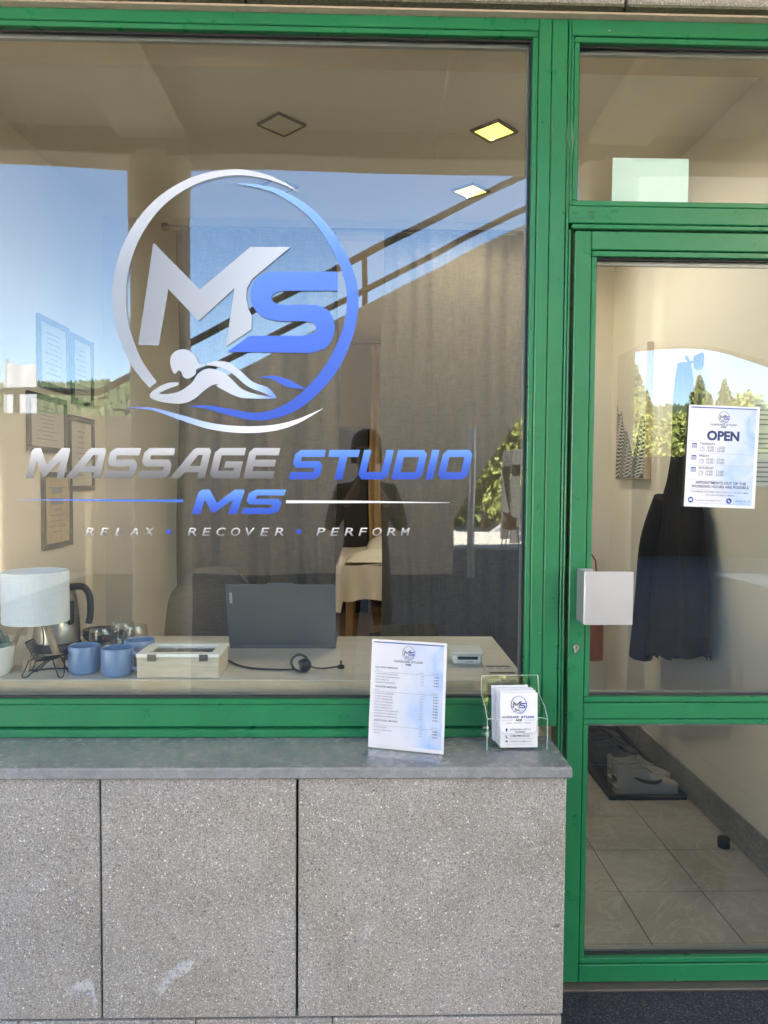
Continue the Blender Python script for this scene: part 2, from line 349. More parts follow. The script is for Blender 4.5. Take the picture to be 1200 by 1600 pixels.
# canopy: slab, cross beams, fascia
can = thing('canopy', 'beige rendered canopy soffit with cross beams and brown fascia, seen reflected in the shop window', 'canopy', (0, -1.5, 3.74))
MB().box(-6.5, 7, -2.74, -.021, 3.74, 4.1).build('soffit_slab', M['canopy'], can)
MB().box(-6.5, 7, -3.06, -2.741, 3.60, 4.15, .01).build('edge_beam', M['canopy'], can)
for i in range(7):
    x0 = -6.02 + i * 1.62
    MB().box(x0, x0 + 1.61, -2.74, -2.722, 3.57, 3.738, .003).build('fascia_board', M['fascia'], can)
    fb = MB()
    for bx in (.12, .55, 1.05, 1.49):
        for bz in (3.61, 3.69): fb.lathe([(.012, 0), (.012, .006), (0, .009)], n=8, M=Matrix.Translation((x0 + bx, -2.7222, bz)) @ Matrix.Rotation(R(-90), 4, 'X'))
    fb.build('bolt_heads', M['rail'], can)['kind'] = 'stuff'
for x in (-4.40, -1.39, 1.62, 4.63):
    MB().box(x - .2, x + .2, -2.72, -.025, 3.665, 3.739, .01).build('cross_beam', M['canopy'], can)
for x in (-2.7, -2.15, .45, 2.6, 3.4): MB().box(x - .02, x + .02, -2.72, -.025, 3.715, 3.739, .006).build('ceiling_batten', M['canopy'], can)
for i, x in enumerate((-4.40, -1.39, 1.62, 4.63)):
    c = MB().lathe([(.2, -.02), (.2, 3.598)], (x, -2.9, 0), 40).build('round_column', M['canopy'], loc=(x, -2.9, -.02))
    tag(c, ('round beige column far left of the canopy edge', 'round beige column holding the canopy edge, reflected left of the ring logo', 'round beige column of the canopy, reflected at the left edge of the door glass', 'round beige column at the right end of the canopy edge')[i], 'column', 'canopy columns')

# ================================================================ SHOPFRONT
FY = -.03
def bars(parent, lst, y0=FY, y1=.045, bev=.0025, name='frame_member'):
    for (n_, x0, x1, z0, z1) in lst: MB().box(x0, x1, y0, y1, z0, z1, bev).build(n_, M['green'], parent)
def glazed(parent, x0, x1, z0, z1, gmat, bead=.016, yg=0):
    # glazing beads, rubber gasket, spacer, pane; clear opening x0..x1, z0..z1
    g = .0015; yb = FY + .004
    for (a, b_, c, d) in ((x0 - bead, x1 + bead, z1 + g, z1 + bead), (x0 - bead, x1 + bead, z0 - bead, z0 - g), (x0 - bead, x0 - g, z0, z1), (x1 + g, x1 + bead, z0, z1)):
        MB().box(a, b_, yb, .02, c, d, .0015).build('glazing_bead', M['green'], parent)
    t = .004
    for (a, b_, c, d) in ((x0 - g, x1 + g, z1 - t, z1 + g), (x0 - g, x1 + g, z0 - g, z0 + t), (x0 - g, x0 + t, z0 + t, z1 - t), (x1 - t, x1 + g, z0 + t, z1 - t)):
        MB().box(a, b_, yg - .009, yg - .0005, c, d).build('gasket', M['rubber'], parent)
        k = .010
    for (a, b_, c, d) in ((x0 - g, x1 + g, z1 - .014, z1 + g), (x0 - g, x1 + g, z0 - g, z0 + .006), (x0 - g, x0 + .008, z0 + .006, z1 - .014), (x1 - .008, x1 + g, z0 + .006, z1 - .014)):
        MB().box(a, b_, yg + .0075, yg + .022, c, d).build('spacer_bar', M['spacer'], parent)
    MB().box(x0 - .004, x1 + .004, yg, yg + .006, z0 - .004, z1 + .004).build('pane', gmat, parent)
win = thing('shop_window', 'large green framed shop window carrying the round logo', 'window', (-.55, 0, .735))
bars(win, [('top_rail', -1.64, .4785, 2.7385, 2.772), ('bottom_rail', -1.64, .4785, .757, .8215), ('mullion', .479, .5145, .757, 2.772), ('mullion', .5165, .5605, .757, 2.772), ('left_stile', -1.70, -1.641, .757, 2.772)])
bars(win, [('cover_strip', -1.70, .47, .7315, .7545)], -.048, .03)
glazed(win, -1.62, .4615, .838, 2.722, M['glass'])
dfr = thing('door_frame', 'green door frame with glazed transom over the entrance', 'door frame', (1.0, 0, -.02))
bars(dfr, [('jamb', .5635, .5705, -.03, 2.772), ('jamb', .5725, .5785, -.03, 2.19), ('jamb', 1.51, 1.56, -.03, 2.772), ('head', .5715, 1.508, 2.728, 2.772), ('transom_rail', .5715, 1.508, 2.208, 2.256), ('transom_stop', .580, 1.508, 2.1925, 2.2055), ('stile', .5715, .5785, 2.257, 2.727)])
glazed(dfr, .5965, 1.49, 2.274, 2.710, M['doorglass'])
door = thing('entrance_door', 'green glazed entrance door with two panes and square pull plate', 'door', (1.0, 0, -.015))
bars(door, [('stile', .5905, .6375, -.013, 2.186), ('stile', 1.45, 1.506, -.013, 2.186), ('top_rail', .6385, 1.449, 2.134, 2.186), ('mid_rail', .6385, 1.449, .7795, .8265), ('bottom_rail', .6385, 1.449, -.013, .040)])
glazed(door, .6565, 1.431, .845, 2.115, M['doorglass'], .0165); glazed(door, .6565, 1.431, .059, .761, M['doorglass'], .0165)
hp = MB().box(.612, .748, -.112, -.109, 1.072, 1.223, .001).build('pull_plate', M['alu'], door)
MB().box(.6105, .6135, -.1085, -.036, 1.073, 1.222, .001).box(.6138, .655, -.0385, -.034, 1.073, 1.222, .001).build('plate_return', M['alu'], hp)
cy = MB().lathe([(.0085, 0), (.0085, .008), (.0075, .009)], n=16, M=Matrix.Translation((.6125, -.030, .992)) @ Matrix.Rotation(R(90), 4, 'X')).box(.608, .617, -.038, -.030, .974, .990, .003).build('lock_cylinder', M['steel'], door)
MB().box(.6117, .6133, -.0405, -.0375, .988, .997).build('keyhole', M['black'], cy)
MB().box(.57, 1.508, -.058, .05, -.03, -.0165, .002).build('threshold', M['rail'], dfr)
# wall under the window: sill, terrazzo panels, plinth
sil = tag(MB().box(-1.9, .541, -.272, -.032, .700, .7305, .005).build('window_sill', M['granite'], loc=(-.6, -.15, .7)), 'polished grey granite sill below the shop window', 'window sill')
dad = thing('low_wall', 'low wall of speckled terrazzo slabs under the shop window', 'wall', (-.5, -.15, -.03))
for x0, x1 in ((-1.9, -1.199), (-1.193, -.688), (-.683, -.1785), (-.172, .532)):
    MB().box(x0, x1, -.250, -.21, .0535, .699, .004).build('slab', M['terrazzo'], dad)
for x0, x1 in ((-1.9, -1.301), (-1.299, -.901), (-.899, -.441), (-.439, -.081), (-.079, .527)):
    MB().box(x0, x1, -.255, -.21, -.03, .051, .003).build('plinth_slab', M['terrazzo'], dad)
MB().box(-1.9, .531, -.209, .0, -.03, .698).build('backing_wall', M['terrazzo'], dad)
MB().box(-1.9, .5310, -.2095, -.2092, -.03, .698).build('joint_backing', M['joint'], dad)
# pale smears on the slabs
def smear(pts, name='paint_smear'):
    pp = [at(x, y, -.2502) for x, y in pts]; c = sum(pp, Vector()) / len(pp); out = []
    for i in range(48):
        t = i / 48 * len(pp); a = pp[int(t) % len(pp)]; b_ = pp[(int(t) + 1) % len(pp)]; p = a.lerp(b_, t - int(t))
        out.append(c + (p - c) * random.uniform(.78, 1.12))
    o = MB().add([(p.x, -.2504, p.z) for p in out], [list(range(48))]).build(name, M['smear'], dad); return o
m, nt, b = newmat('chalky_smear'); nz = noise(nt, 120, 4, .75, wpos(nt)); n2 = noise(nt, 22, 4, .6, wpos(nt)); ad = N(nt, 'ShaderNodeMath', operation='MULTIPLY'); nt.links.new(nz.outputs[0], ad.inputs[0]); nt.links.new(n2.outputs[0], ad.inputs[1])
rr = ramp(nt, ad.outputs[0], [(.16, (0, 0, 0)), (.28, (.85, .85, .85))]); nt.links.new(rr.outputs[0], b.inputs['Alpha']); b.inputs['Base Color'].default_value = (.50, .49, .48, 1); b.inputs['Roughness'].default_value = .9; M['smear'] = m
smear([(245, 1545), (255, 1520), (285, 1500), (312, 1494), (300, 1515), (270, 1535), (250, 1556)])
smear([(100, 1545), (125, 1532), (145, 1527), (150, 1560), (152, 1580), (140, 1562), (128, 1548), (108, 1566)]); smear([(205, 1478), (230, 1488), (232, 1498), (212, 1490)]); smear([(107, 1404), (118, 1384), (127, 1387), (115, 1408)]); smear([(0, 1535), (12, 1530), (16, 1550), (6, 1562)])
smear([(558, 1465), (575, 1442), (586, 1450), (570, 1474)])
tag(MB().box(.5345, 2.2, -1.25, -.062, -.03, -.0195, .003).build('door_mat', M['mat'], loc=(1.2, -.6, -.03)), 'dark blue felt entrance mat in front of the green door', 'mat')
# maker's sticker on the transom rail
stk = thing('frame_sticker', 'tiny printed frame number reading 243 and 13 on the green transom rail', 'sticker', tuple(at(905, 335, FY)))
def put_text(txt, o, u, v, width, mat, parent, name='lettering', bold=0, shear=0, height=None, spacing=1.0, align='LEFT', mb=None):
    vs, fs = text_mesh(txt, bold, shear, spacing)
    x0 = min(p.x for p in vs); x1 = max(p.x for p in vs); s = width / (x1 - x0) if width else height / .73
    sy = (height / .73) if height else s
    o = Vector(o); u = Vector(u); v = Vector(v)
    dx = {'LEFT': 0, 'CENTER': -(x1 - x0) * s / 2, 'RIGHT': -(x1 - x0) * s}[align]
    out = [o + u * ((p.x - x0) * s + dx) + v * (p.y * sy) for p in vs]
    if mb is not None: mb.add(out, fs); return mb
    return MB().add(out, fs).build(name, mat, parent)
UX, UZ = Vector((1, 0, 0)), Vector((0, 0, 1))
put_text('243', at(919, 334, FY - .0006), UX, UZ, .018, M['ink'], stk, bold=.01); put_text('13', at(922, 342, FY - .0006), UX, UZ, .011, M['ink'], stk, bold=.01)
put_text('Blatt', at(894, 334, FY - .0006), UX, UZ, .017, M['ink'], stk); put_text('Positionsnummer', at(894, 342, FY - .0006), UX, UZ, .041, M['ink'], stk)

# ================================================================ WINDOW LOGO (vinyl)
GY = -.0012
def L2P(lp): return [(160 + x / 2.857, 240 + y / 2.857) for x, y in lp]
def vinyl(loops, name, mat, parent, Y=GY, mapf=None, ext=.0007):
    # loops in photo pixels, placed on the glass plane
    f = mapf or (lambda x, y: (lambda q: (q.x, q.z))(at(x, y, Y)))
    vs, fs = loops_mesh([[f(*p) for p in lp] for lp in loops], ext)
    return MB().add([(p.x, Y - p.z, p.y) for p in vs], fs).build(name, mat, parent)
def ribbon(pts, n=8):
    pp = smooth_path(pts, n); a = []; b_ = []
    for i, (x, y, w) in enumerate(pp):
        p, q = pp[max(0, i - 1)], pp[min(len(pp) - 1, i + 1)]; tx, ty = q[0] - p[0], q[1] - p[1]; l = math.hypot(tx, ty) or 1
        nx, ny = -ty / l, tx / l; a.append((x + nx * w / 2, y + ny * w / 2)); b_.append((x - nx * w / 2, y - ny * w / 2))
    return a + b_[::-1]
zt, zb = at(600, 265, 0).z, at(600, 670, 0).z
SILV = [(0, (.42, .43, .47)), (.35, (.56, .57, .60)), (.7, (.62, .63, .65)), (1, (.80, .80, .82))]
M['v_silver'] = mat_grad('vinyl_silver', 2, zb, zt, [(0, (.42, .44, .48)), (.3, (.27, .285, .31)), (.6, (.30, .31, .33)), (1, (.62, .62, .64))])
M['v_mlet'] = mat_grad('vinyl_silver_letter', 0, -.64, -.22, [(0, (.24, .245, .26)), (.5, (.37, .38, .40)), (1, (.52, .53, .55))])
M['v_blue'] = mat_grad('vinyl_blue', 2, zb, zt, [(0, (.025, .075, .48)), (.35, (.06, .14, .60)), (.65, (.10, .22, .68)), (1, (.30, .52, .90))], metal=.1)
M['v_body'] = mat_grad('vinyl_figure', 0, at(235, 620, 0).x, at(435, 620, 0).x, [(0, (.38, .39, .41)), (.6, (.50, .52, .56)), (.82, (.45, .56, .82)), (1, (.08, .20, .68))])
M['v_wave'] = mat_grad('vinyl_wave', 0, at(200, 650, 0).x, at(505, 650, 0).x, [(0, (.07, .15, .62)), (.3, (.30, .42, .75)), (.6, (.72, .74, .78)), (1, (.82, .82, .83))])
za, zc = at(400, 749, 0).z, at(400, 699, 0).z
M['v_word'] = mat_grad('vinyl_word_silver', 2, za, zc, [(0, (.11, .11, .115)), (.5, (.27, .27, .275)), (1, (.52, .52, .53))])
M['v_wordb'] = mat_grad('vinyl_word_blue', 2, za, zc, [(0, (.02, .06, .46)), (.5, (.05, .14, .58)), (1, (.14, .32, .78))], metal=.1)
zd, ze = at(400, 804, 0).z, at(400, 764, 0).z
M['v_ms'] = mat_grad('vinyl_ms_blue', 2, zd, ze, [(0, (.02, .06, .46)), (.5, (.05, .14, .58)), (1, (.14, .32, .78))], metal=.1)
M['v_line'] = mat_grad('vinyl_line', 0, at(286, 781, 0).x, at(455, 781, 0).x, [(0, (.05, .15, .6)), (.5, (.4, .45, .6)), (1, (.8, .8, .81))])
RING1 = ribbon([(595 + 520 * math.cos(R(a)), 640 + 556 * math.sin(R(a)), w) for a, w in ((-57, 1), (-66, 12), (-78, 22), (-92, 27), (-110, 34), (-130, 44), (-150, 54), (-170, 60), (-190, 60), (-210, 52), (-225, 42))])
RING2 = ribbon([(590, 132, 1), (700, 147, 14), (800, 178, 24), (930, 265, 36), (1030, 390, 44), (1100, 540, 50), (1117, 660, 52), (1095, 800, 54), (1020, 960, 56), (900, 1092, 52), (790, 1155, 42), (680, 1174, 34), (560, 1152, 28), (470, 1132, 16), (385, 1128, 1)])
WAVE = ribbon([(108, 1135, 1), (220, 1140, 10), (350, 1178, 22), (480, 1216, 28), (620, 1232, 30), (760, 1225, 27), (870, 1195, 18), (985, 1138, 1)])
LEAF = ribbon([(700, 1000, 1), (760, 1000, 17), (830, 1026, 32), (903, 1049, 3)])
BIGM = [(228, 397), (435, 607), (660, 417), (840, 417), (668, 560), (645, 600), (642, 645), (650, 690), (667, 725), (665, 785), (552, 860), (590, 600), (430, 747), (295, 605), (252, 857), (160, 855)]
BIGS = [(1048, 527), (1052, 612)] + smooth_path([(790, 612), (762, 628), (755, 645), (767, 665), (800, 675)], 4) + smooth_path([(955, 675), (1008, 700), (1034, 750), (1033, 808), (1000, 865), (930, 890)], 4) + [(558, 885), (655, 814)] + smooth_path([(900, 812), (940, 800), (953, 780), (940, 757), (900, 748)], 4) + smooth_path([(785, 748), (715, 728), (672, 680), (662, 620), (680, 567), (730, 533), (785, 527)], 4)
HEAD = smooth_path([(303, 930), (312, 895), (345, 875), (385, 878), (415, 905), (430, 935), (458, 946), (420, 962), (416, 984), (386, 1004), (362, 998), (352, 974), (338, 968), (326, 984), (310, 965)], 3, True)
BODY = smooth_path([(212, 1085), (230, 1055), (290, 1025), (336, 1022), (338, 1034), (300, 1048), (255, 1072), (330, 1067), (395, 1028), (425, 985), (460, 962), (500, 962), (545, 980), (582, 1012), (625, 1052), (690, 1075), (772, 1092), (640, 1092), (590, 1080), (545, 1058), (508, 1036), (524, 1030), (492, 1033), (452, 1060), (420, 1088), (380, 1110), (330, 1117), (250, 1105)], 3, True)
LEG = smooth_path([(465, 942), (510, 926), (570, 935), (622, 975), (672, 1020), (740, 1045), (776, 1086), (766, 1090), (720, 1068), (650, 1040), (590, 990), (530, 955)], 3, True)
LOGO = [('ring_arc', RING1, 'v_silver'), ('ring_arc', RING2, 'v_blue'), ('wave', WAVE, 'v_wave'), ('small_wave', LEAF, 'v_blue'), ('letter', BIGM, 'v_mlet'), ('letter', BIGS, 'v_blue'), ('figure_head', HEAD, 'v_body'), ('figure_body', BODY, 'v_body'), ('figure_leg', LEG, 'v_body')]
lg = thing('logo_decal', 'round silver and blue decal with letters MS and a lying figure on the shop window', 'logo', tuple(at(365, 670, GY)))
for i, (n_, lp, mt) in enumerate(LOGO):
    Yk = GY - (.0008 if n_ == 'letter' and mt == 'v_blue' else 0) - (.0002 * i)
    vinyl([L2P(lp)], n_, M[mt], lg, Yk)
# square italic display letters
TH, TV = .25, .30
def glyph(ch):
    w = 1.22
    if ch == 'M': return 1.55, [[(0, 0), (0, .9), (.1, 1), (.34, 1), (.74, .46), (1.2, 1), (1.5, 1), (1.55, .93), (1.55, 0), (1.25, 0), (1.25, .58), (.78, .06), (.68, .06), (.30, .58), (.30, 0)]]
    if ch == 'A': return 1.3, [[(-.12, 0), (.56, .93), (.68, 1), (1.2, 1), (1.3, .9), (1.3, 0), (1.0, 0), (1.0, .2), (.42, .2), (.26, 0)], [(.57, .41), (1.0, .41), (1.0, .77), (.82, .77)]]
    if ch == 'S': return w, [[(w, 1), (.2, 1), (0, .85), (0, .54), (.16, .39), (w - TV, .39), (w - TV, TH), (-.02, TH), (-.02, 0), (w - .18, 0), (w, .14), (w, .47), (w - .16, .62), (TV, .62), (TV, .76), (w, .76)]]
    if ch == 'G': return w, [[(w, 1), (.2, 1), (0, .85), (0, .15), (.17, 0), (w, 0), (w, .56), (.52, .56), (.52, .35), (w - TV, .35), (w - TV, TH), (TV, TH), (TV, .76), (w, .76)]]
    if ch == 'E': return w, [[(0, 0), (0, .86), (.16, 1), (w, 1), (w, .76), (TV, .76), (TV, .615), (w - .06, .615), (w - .06, .39), (TV, .39), (TV, .24), (w - .02, .24), (w - .02, 0)]]
    if ch == 'T': return w, [[(-.02, 1), (w, 1), (w, .76), (w / 2 + .16, .76), (w / 2 + .16, 0), (w / 2 - .16, 0), (w / 2 - .16, .76), (-.02, .76)]]
    if ch == 'U': return w, [[(0, 1), (0, .15), (.17, 0), (w - .17, 0), (w, .15), (w, 1), (w - TV, 1), (w - TV, TH), (TV, TH), (TV, 1)]]
    if ch == 'D': return w, [[(0, 0), (0, 1), (w - .17, 1), (w, .85), (w, .15), (w - .17, 0)], [(TV, .24), (w - TV, .24), (w - TV, .76), (TV, .76)]]
    if ch == 'I': return TV, [[(0, 0), (0, 1), (TV, 1), (TV, 0)]]
    if ch == 'O': return w, [[(.17, 0), (0, .15), (0, .85), (.17, 1), (w - .17, 1), (w, .85), (w, .15), (w - .17, 0)], [(TV, .24), (w - TV, .24), (w - TV, .76), (TV, .76)]]
    return .5, []
def word_loops(txt, x0, x1, yb, yt, shear=.28, gap=.17):
    tot = sum(glyph(c)[0] for c in txt) + gap * (len(txt) - 1); s = (x1 - x0) / (tot + shear); h = yb - yt; out = []; cx = 0
    for c in txt:
        w, lps = glyph(c)
        out.append([[(x0 + (cx + px + shear * py) * s, yb - py * h) for px, py in lp] for lp in lps]); cx += w + gap
    return out
wd = thing('name_decal', 'silver and blue lettering MASSAGE STUDIO MS under the round logo on the glass', 'lettering', tuple(at(390, 805, GY)))
for lps in word_loops('MASSAGE', 40, 438, 747.5, 700): vinyl(lps, 'letter', M['v_word'], wd)
for lps in word_loops('STUDIO', 452, 740, 749, 703): vinyl(lps, 'letter', M['v_wordb'], wd)
for lps in word_loops('MS', 299, 447, 803, 765): vinyl(lps, 'letter', M['v_ms'], wd)
vinyl([ribbon([(28, 780.5, .4), (90, 781, 1.6), (180, 781.8, 3), (286, 782.5, 4.5)], 3)], 'rule_line', M['v_line'], wd); vinyl([ribbon([(447, 784, 4.5), (560, 784.2, 3.6), (640, 785, 2), (703, 785.5, .4)], 3)], 'rule_line', M['v_line'], wd)
sl = thing('slogan_decal', 'small spaced silver capitals RELAX RECOVER PERFORM with blue dots on the glass', 'lettering', tuple(at(390, 838, GY)))
zg, zh = at(400, 838, 0).z, at(400, 822, 0).z
M['v_slog'] = mat_grad('vinyl_slogan', 2, zg, zh, [(0, (.22, .22, .23)), (.45, (.45, .45, .46)), (1, (.8, .8, .8))])
for txt, xa, xb in (('RELAX', 133, 242), ('RECOVER', 293, 445), ('PERFORM', 494, 642)):
    for k, ch in enumerate(txt):
        xx = xa + (xb - xa - 16) * k / (len(txt) - 1); a = at(xx, 837, GY); put_text(ch, a, UX, UZ, (at(xx + 15, 837, GY) - a).x * (.95 if ch != 'L' else .85), M['v_slog'], sl, 'letter', .004, .2, .0245)
for xd in (263.5, 467): c0 = (xd, 830.5); vinyl([[(c0[0] + 4 * math.cos(a * .52), c0[1] + 4 * math.sin(a * .52)) for a in range(12)]], 'dot', M['v_wordb'], sl)

# ================================================================ PRINTED SHEETS
def logo_on(o, u, v, w, parent, nrm, dark=True):
    # the round logo in flat ink, w wide, centred at o
    for mt, keys in (('ink_grey' if dark else 'ink', ('v_silver', 'v_mlet', 'v_body', 'v_wave')), ('ink_blue', ('v_blue',))):
        mb = MB()
        for (n_, lp, m_) in LOGO:
            if m_ not in keys: continue
            vs, fs = loops_mesh([[((x - 595) / 1120 * w, (650 - y) / 1120 * w) for x, y in lp]])
            mb.add([o + u * p.x + v * p.y for p in vs], fs)
        stuff(mb.build('printed_logo', M[mt], parent))
def words_on(txt, o, u, v, w, h, mat, parent):
    mb = MB()
    for lps in word_loops(txt, -w / 2, w / 2, 0, -h):
        vs, fs = loops_mesh([[(x, -y) for x, y in lp] for lp in lps]); mb.add([o + u * p.x + v * p.y for p in vs], fs)
    stuff(mb.build('lettering', mat, parent))
def mat_print(name, o, u, v, w, h):
    # white paper printed with soft pale-blue shapes (flat print)
    m, nt, b = newmat(name); g = N(nt, 'ShaderNodeNewGeometry'); 
    def dot(vec, base):
        d = N(nt, 'ShaderNodeVectorMath', operation='DOT_PRODUCT'); nt.links.new(g.outputs['Position'], d.inputs[0]); d.inputs[1].default_value = tuple(vec)
        a = N(nt, 'ShaderNodeMath', operation='SUBTRACT'); nt.links.new(d.outputs['Value'], a.inputs[0]); a.inputs[1].default_value = base; return a
    du = dot(u / w, Vector(o).dot(u / w)); dv = dot(v / h, Vector(o).dot(v / h))
    cb = N(nt, 'ShaderNodeCombineXYZ'); nt.links.new(du.outputs[0], cb.inputs[0]); nt.links.new(dv.outputs[0], cb.inputs[1])
    n = noise(nt, 2.3, 3, .5, cb.outputs[0], 1.2)
    mu = N(nt, 'ShaderNodeMapRange'); mu.inputs['From Min'].default_value = .25; mu.inputs['From Max'].default_value = 1.1; nt.links.new(du.outputs[0], mu.inputs[0])
    ml = N(nt, 'ShaderNodeMath', operation='MULTIPLY'); nt.links.new(n.outputs[0], ml.inputs[0]); nt.links.new(mu.outputs[0], ml.inputs[1])
    # a round pale-blue blot like the printed knee in the lower half
    ds = N(nt, 'ShaderNodeVectorMath', operation='DISTANCE'); nt.links.new(cb.outputs[0], ds.inputs[0]); ds.inputs[1].default_value = (.62, .36, 0)
    bl = ramp(nt, ds.outputs['Value'], [(.03, (.20, .20, .20)), (.30, (0, 0, 0))])
    s = N(nt, 'ShaderNodeMath', operation='ADD'); nt.links.new(ml.outputs[0], s.inputs[0]); nt.links.new(bl.outputs[0], s.inputs[1])
    r = ramp(nt, s.outputs[0], [(.05, (.68, .68, .74)), (.30, (.52, .59, .74)), (.42, (.36, .50, .78)), (.62, (.22, .38, .72))])
    nt.links.new(r.outputs[0], b.inputs['Base Color']); b.inputs['Roughness'].default_value = .6; return m
def sheet(parent, o, u, v, w, h, mat, t=.0006, name='paper'):
    n = u.cross(v).normalized()       # faces the viewer; o is the lower-left front corner
    return MB().prism([o, o + u * w, o + u * w + v * h, o + v * h], -n * t).build(name, mat, parent)
# --- opening-hours poster on the door glass
o = at(1068.5, 791, -.004); u = (at(1180.5, 795, -.004) - o).normalized(); v = (at(1073.5, 630, -.004) - o); v = (v - u * v.dot(u)).normalized(); W, H = .210, .297
nrm = u.cross(v)
pos = thing('opening_poster', 'white and blue OPEN poster with opening hours taped to the door glass', 'poster', tuple(o))
sheet(pos, o, u, v, W, H, M['paper'])
e = nrm * .0003; M['print1'] = mat_print('poster_print', o, u, v, W, H)
sheet(pos, o + u * .006 + v * .008 + e, u, v, W - .016, H - .014, M['print1'], .0001, 'print_field')
e = nrm * .0007
def pt(x, y, k=1): return o + u * (x * W) + v * (y * H) + nrm * (.0007 * k)
MB().prism([pt(.03, .972), pt(.955, .972), pt(.955, .982), pt(.03, .982)], nrm * .0001).build('blue_bar', M['ink_blue'], pos)
logo_on(pt(.5, .888), u, v, .034, pos, nrm); words_on('MASSAGE STUDIO', pt(.5, .806), u, v, .078, .0052, M['ink_grey'], pos); words_on('MS', pt(.5, .784), u, v, .016, .005, M['ink'], pos)
put_text('OPEN', pt(.5, .663), u, v, .096, M['ink_navy'], pos, bold=.045, height=.027, align='CENTER')
mb = MB(); mg = MB(); ml_ = MB(); mi = MB()
for k, day in enumerate(('THURSDAY', 'FRIDAY', 'SATURDAY')):
    yy = .612 - k * .118
    put_text(day, pt(.18, yy), u, v, None, None, None, height=.0065, bold=.012, mb=mb)
    put_text('10:00 - 13:00', pt(.28, yy - .036), u, v, .053, None, None, bold=.006, mb=mg); put_text('16:00 - 22:00', pt(.28, yy - .066), u, v, .053, None, None, bold=.006, mb=mg)
    c = pt(.215, yy - .043); vs, fs = loops_mesh([[(.0068 * math.cos(a * .4), .0068 * math.sin(a * .4)) for a in range(16)], [(.0056 * math.cos(a * .4), .0056 * math.sin(a * .4)) for a in range(16)]]); mg.add([c + u * p.x + v * p.y for p in vs], fs)
    mg.prism([c, c + u * .0012, c + u * .0012 + v * .0045, c + v * .0045], e * .1); mg.prism([c, c + u * .0035, c + u * .0035 + v * .001, c + v * .001], e * .1)
    c = pt(.07, yy - .03); vs, fs = loops_mesh([[(0, 0), (.014, 0), (.014, .013), (0, .013)], [(.0015, .0015), (.0125, .0015), (.0125, .0095), (.0015, .0095)]]); mi.add([c + u * p.x + v * p.y for p in vs], fs)
    for a in range(3):
        for b2 in range(2): q = c + u * (.003 + a * .003) + v * (.003 + b2 * .003); mi.prism([q, q + u * .002, q + u * .002 + v * .002, q + v * .002], e * .1)
    if k < 2: ml_.prism([pt(.05, yy - .085), pt(.93, yy - .085), pt(.93, yy - .0825), pt(.05, yy - .0825)], e * .1)
for y in (.262, .172, .035): ml_.prism([pt(.04, y), pt(.95, y), pt(.95, y + .0025), pt(.04, y + .0025)], e * .1)
for y0, y1_ in ((.648, .651),): ml_.prism([pt(.03, y0), pt(.19, y0), pt(.19, y1_), pt(.03, y1_)], e * .1); ml_.prism([pt(.78, y0), pt(.95, y0), pt(.95, y1_), pt(.78, y1_)], e * .1)
put_text('APPOINTMENTS OUT OF THE', pt(.5, .228), u, v, .150, None, None, bold=.016, align='CENTER', mb=mb); put_text('WORKING HOURS ARE POSSIBLE.', pt(.5, .190), u, v, .172, None, None, bold=.016, align='CENTER', mb=mb)
put_text('FOR MORE INFORMATION CONTACT US VIA E-MAIL', pt(.5, .142), u, v, .170, None, None, bold=.006, align='CENTER', mb=mg); put_text('OR OUR PHONE NUMBER', pt(.5, .112), u, v, .085, None, None, bold=.006, align='CENTER', mb=mg)
for xx in (.09, .63):
    c = pt(xx, .068); vs, fs = loops_mesh([[(.0085 * math.cos(a * .4), .0085 * math.sin(a * .4)) for a in range(16)], ]); mi.add([c + u * p.x + v * p.y for p in vs], fs)
put_text('massagems.studio@gmail.com', pt(.145, .06), u, v, .080, None, None, mb=mg); put_text('+386 40 230 220', pt(.70, .06), u, v, .048, None, None, mb=mg)
stuff(mb.build('lettering', M['ink'], pos)); stuff(mg.build('lettering', M['ink_grey'], pos)); stuff(ml_.build('rule_lines', M['ink_soft'], pos)); stuff(mi.build('icons', M['ink_blue'], pos))
mb = MB()
c = pt(.09, .068, 1.6); mb.prism([c - u * .0045 - v * .003, c + u * .0045 - v * .003, c + u * .0045 + v * .003, c - u * .0045 + v * .003], e * .1)
c = pt(.63, .068, 1.6); mb.prism([c - u * .004 + v * .003, c - u * .002 + v * .004, c - u * .001 + v * .001, c + u * .001 - v * .001, c + u * .004 - v * .002, c + u * .003 - v * .004, c - u * .001 - v * .003], e * .1); mb.build('icon_marks', M['paper'], pos)['kind'] = 'stuff'
# --- second sheet taped inside, at the right edge
o2 = Vector((1.137, .0085, 1.462)); ns = thing('notice_sheet', 'grey printed notice half hidden behind the OPEN poster at the picture edge', 'notice', tuple(o2))
sheet(ns, o2 + Vector((0, 0, 0)), UX, UZ, .21, .26, M['mount']); mb = MB()
for k in range(17):
    if k % 6 == 5: continue
    mb.box(1.143, 1.143 + random.choice((.05, .18, .1)), .0078, .0083, 1.475 + k * .014, 1.475 + k * .014 + .004)
stuff(mb.build('print_lines', M['ink_grey'], ns))
# --- mint sheet in the transom
ms = thing('transom_sheet', 'pale mint coloured sheet standing in the transom light', 'sign', tuple(at(1020, 311, .008)))
MB().box(.706, .928, .0084, .0105, 2.2755, 2.408).build('sheet', M['mint'], ms)
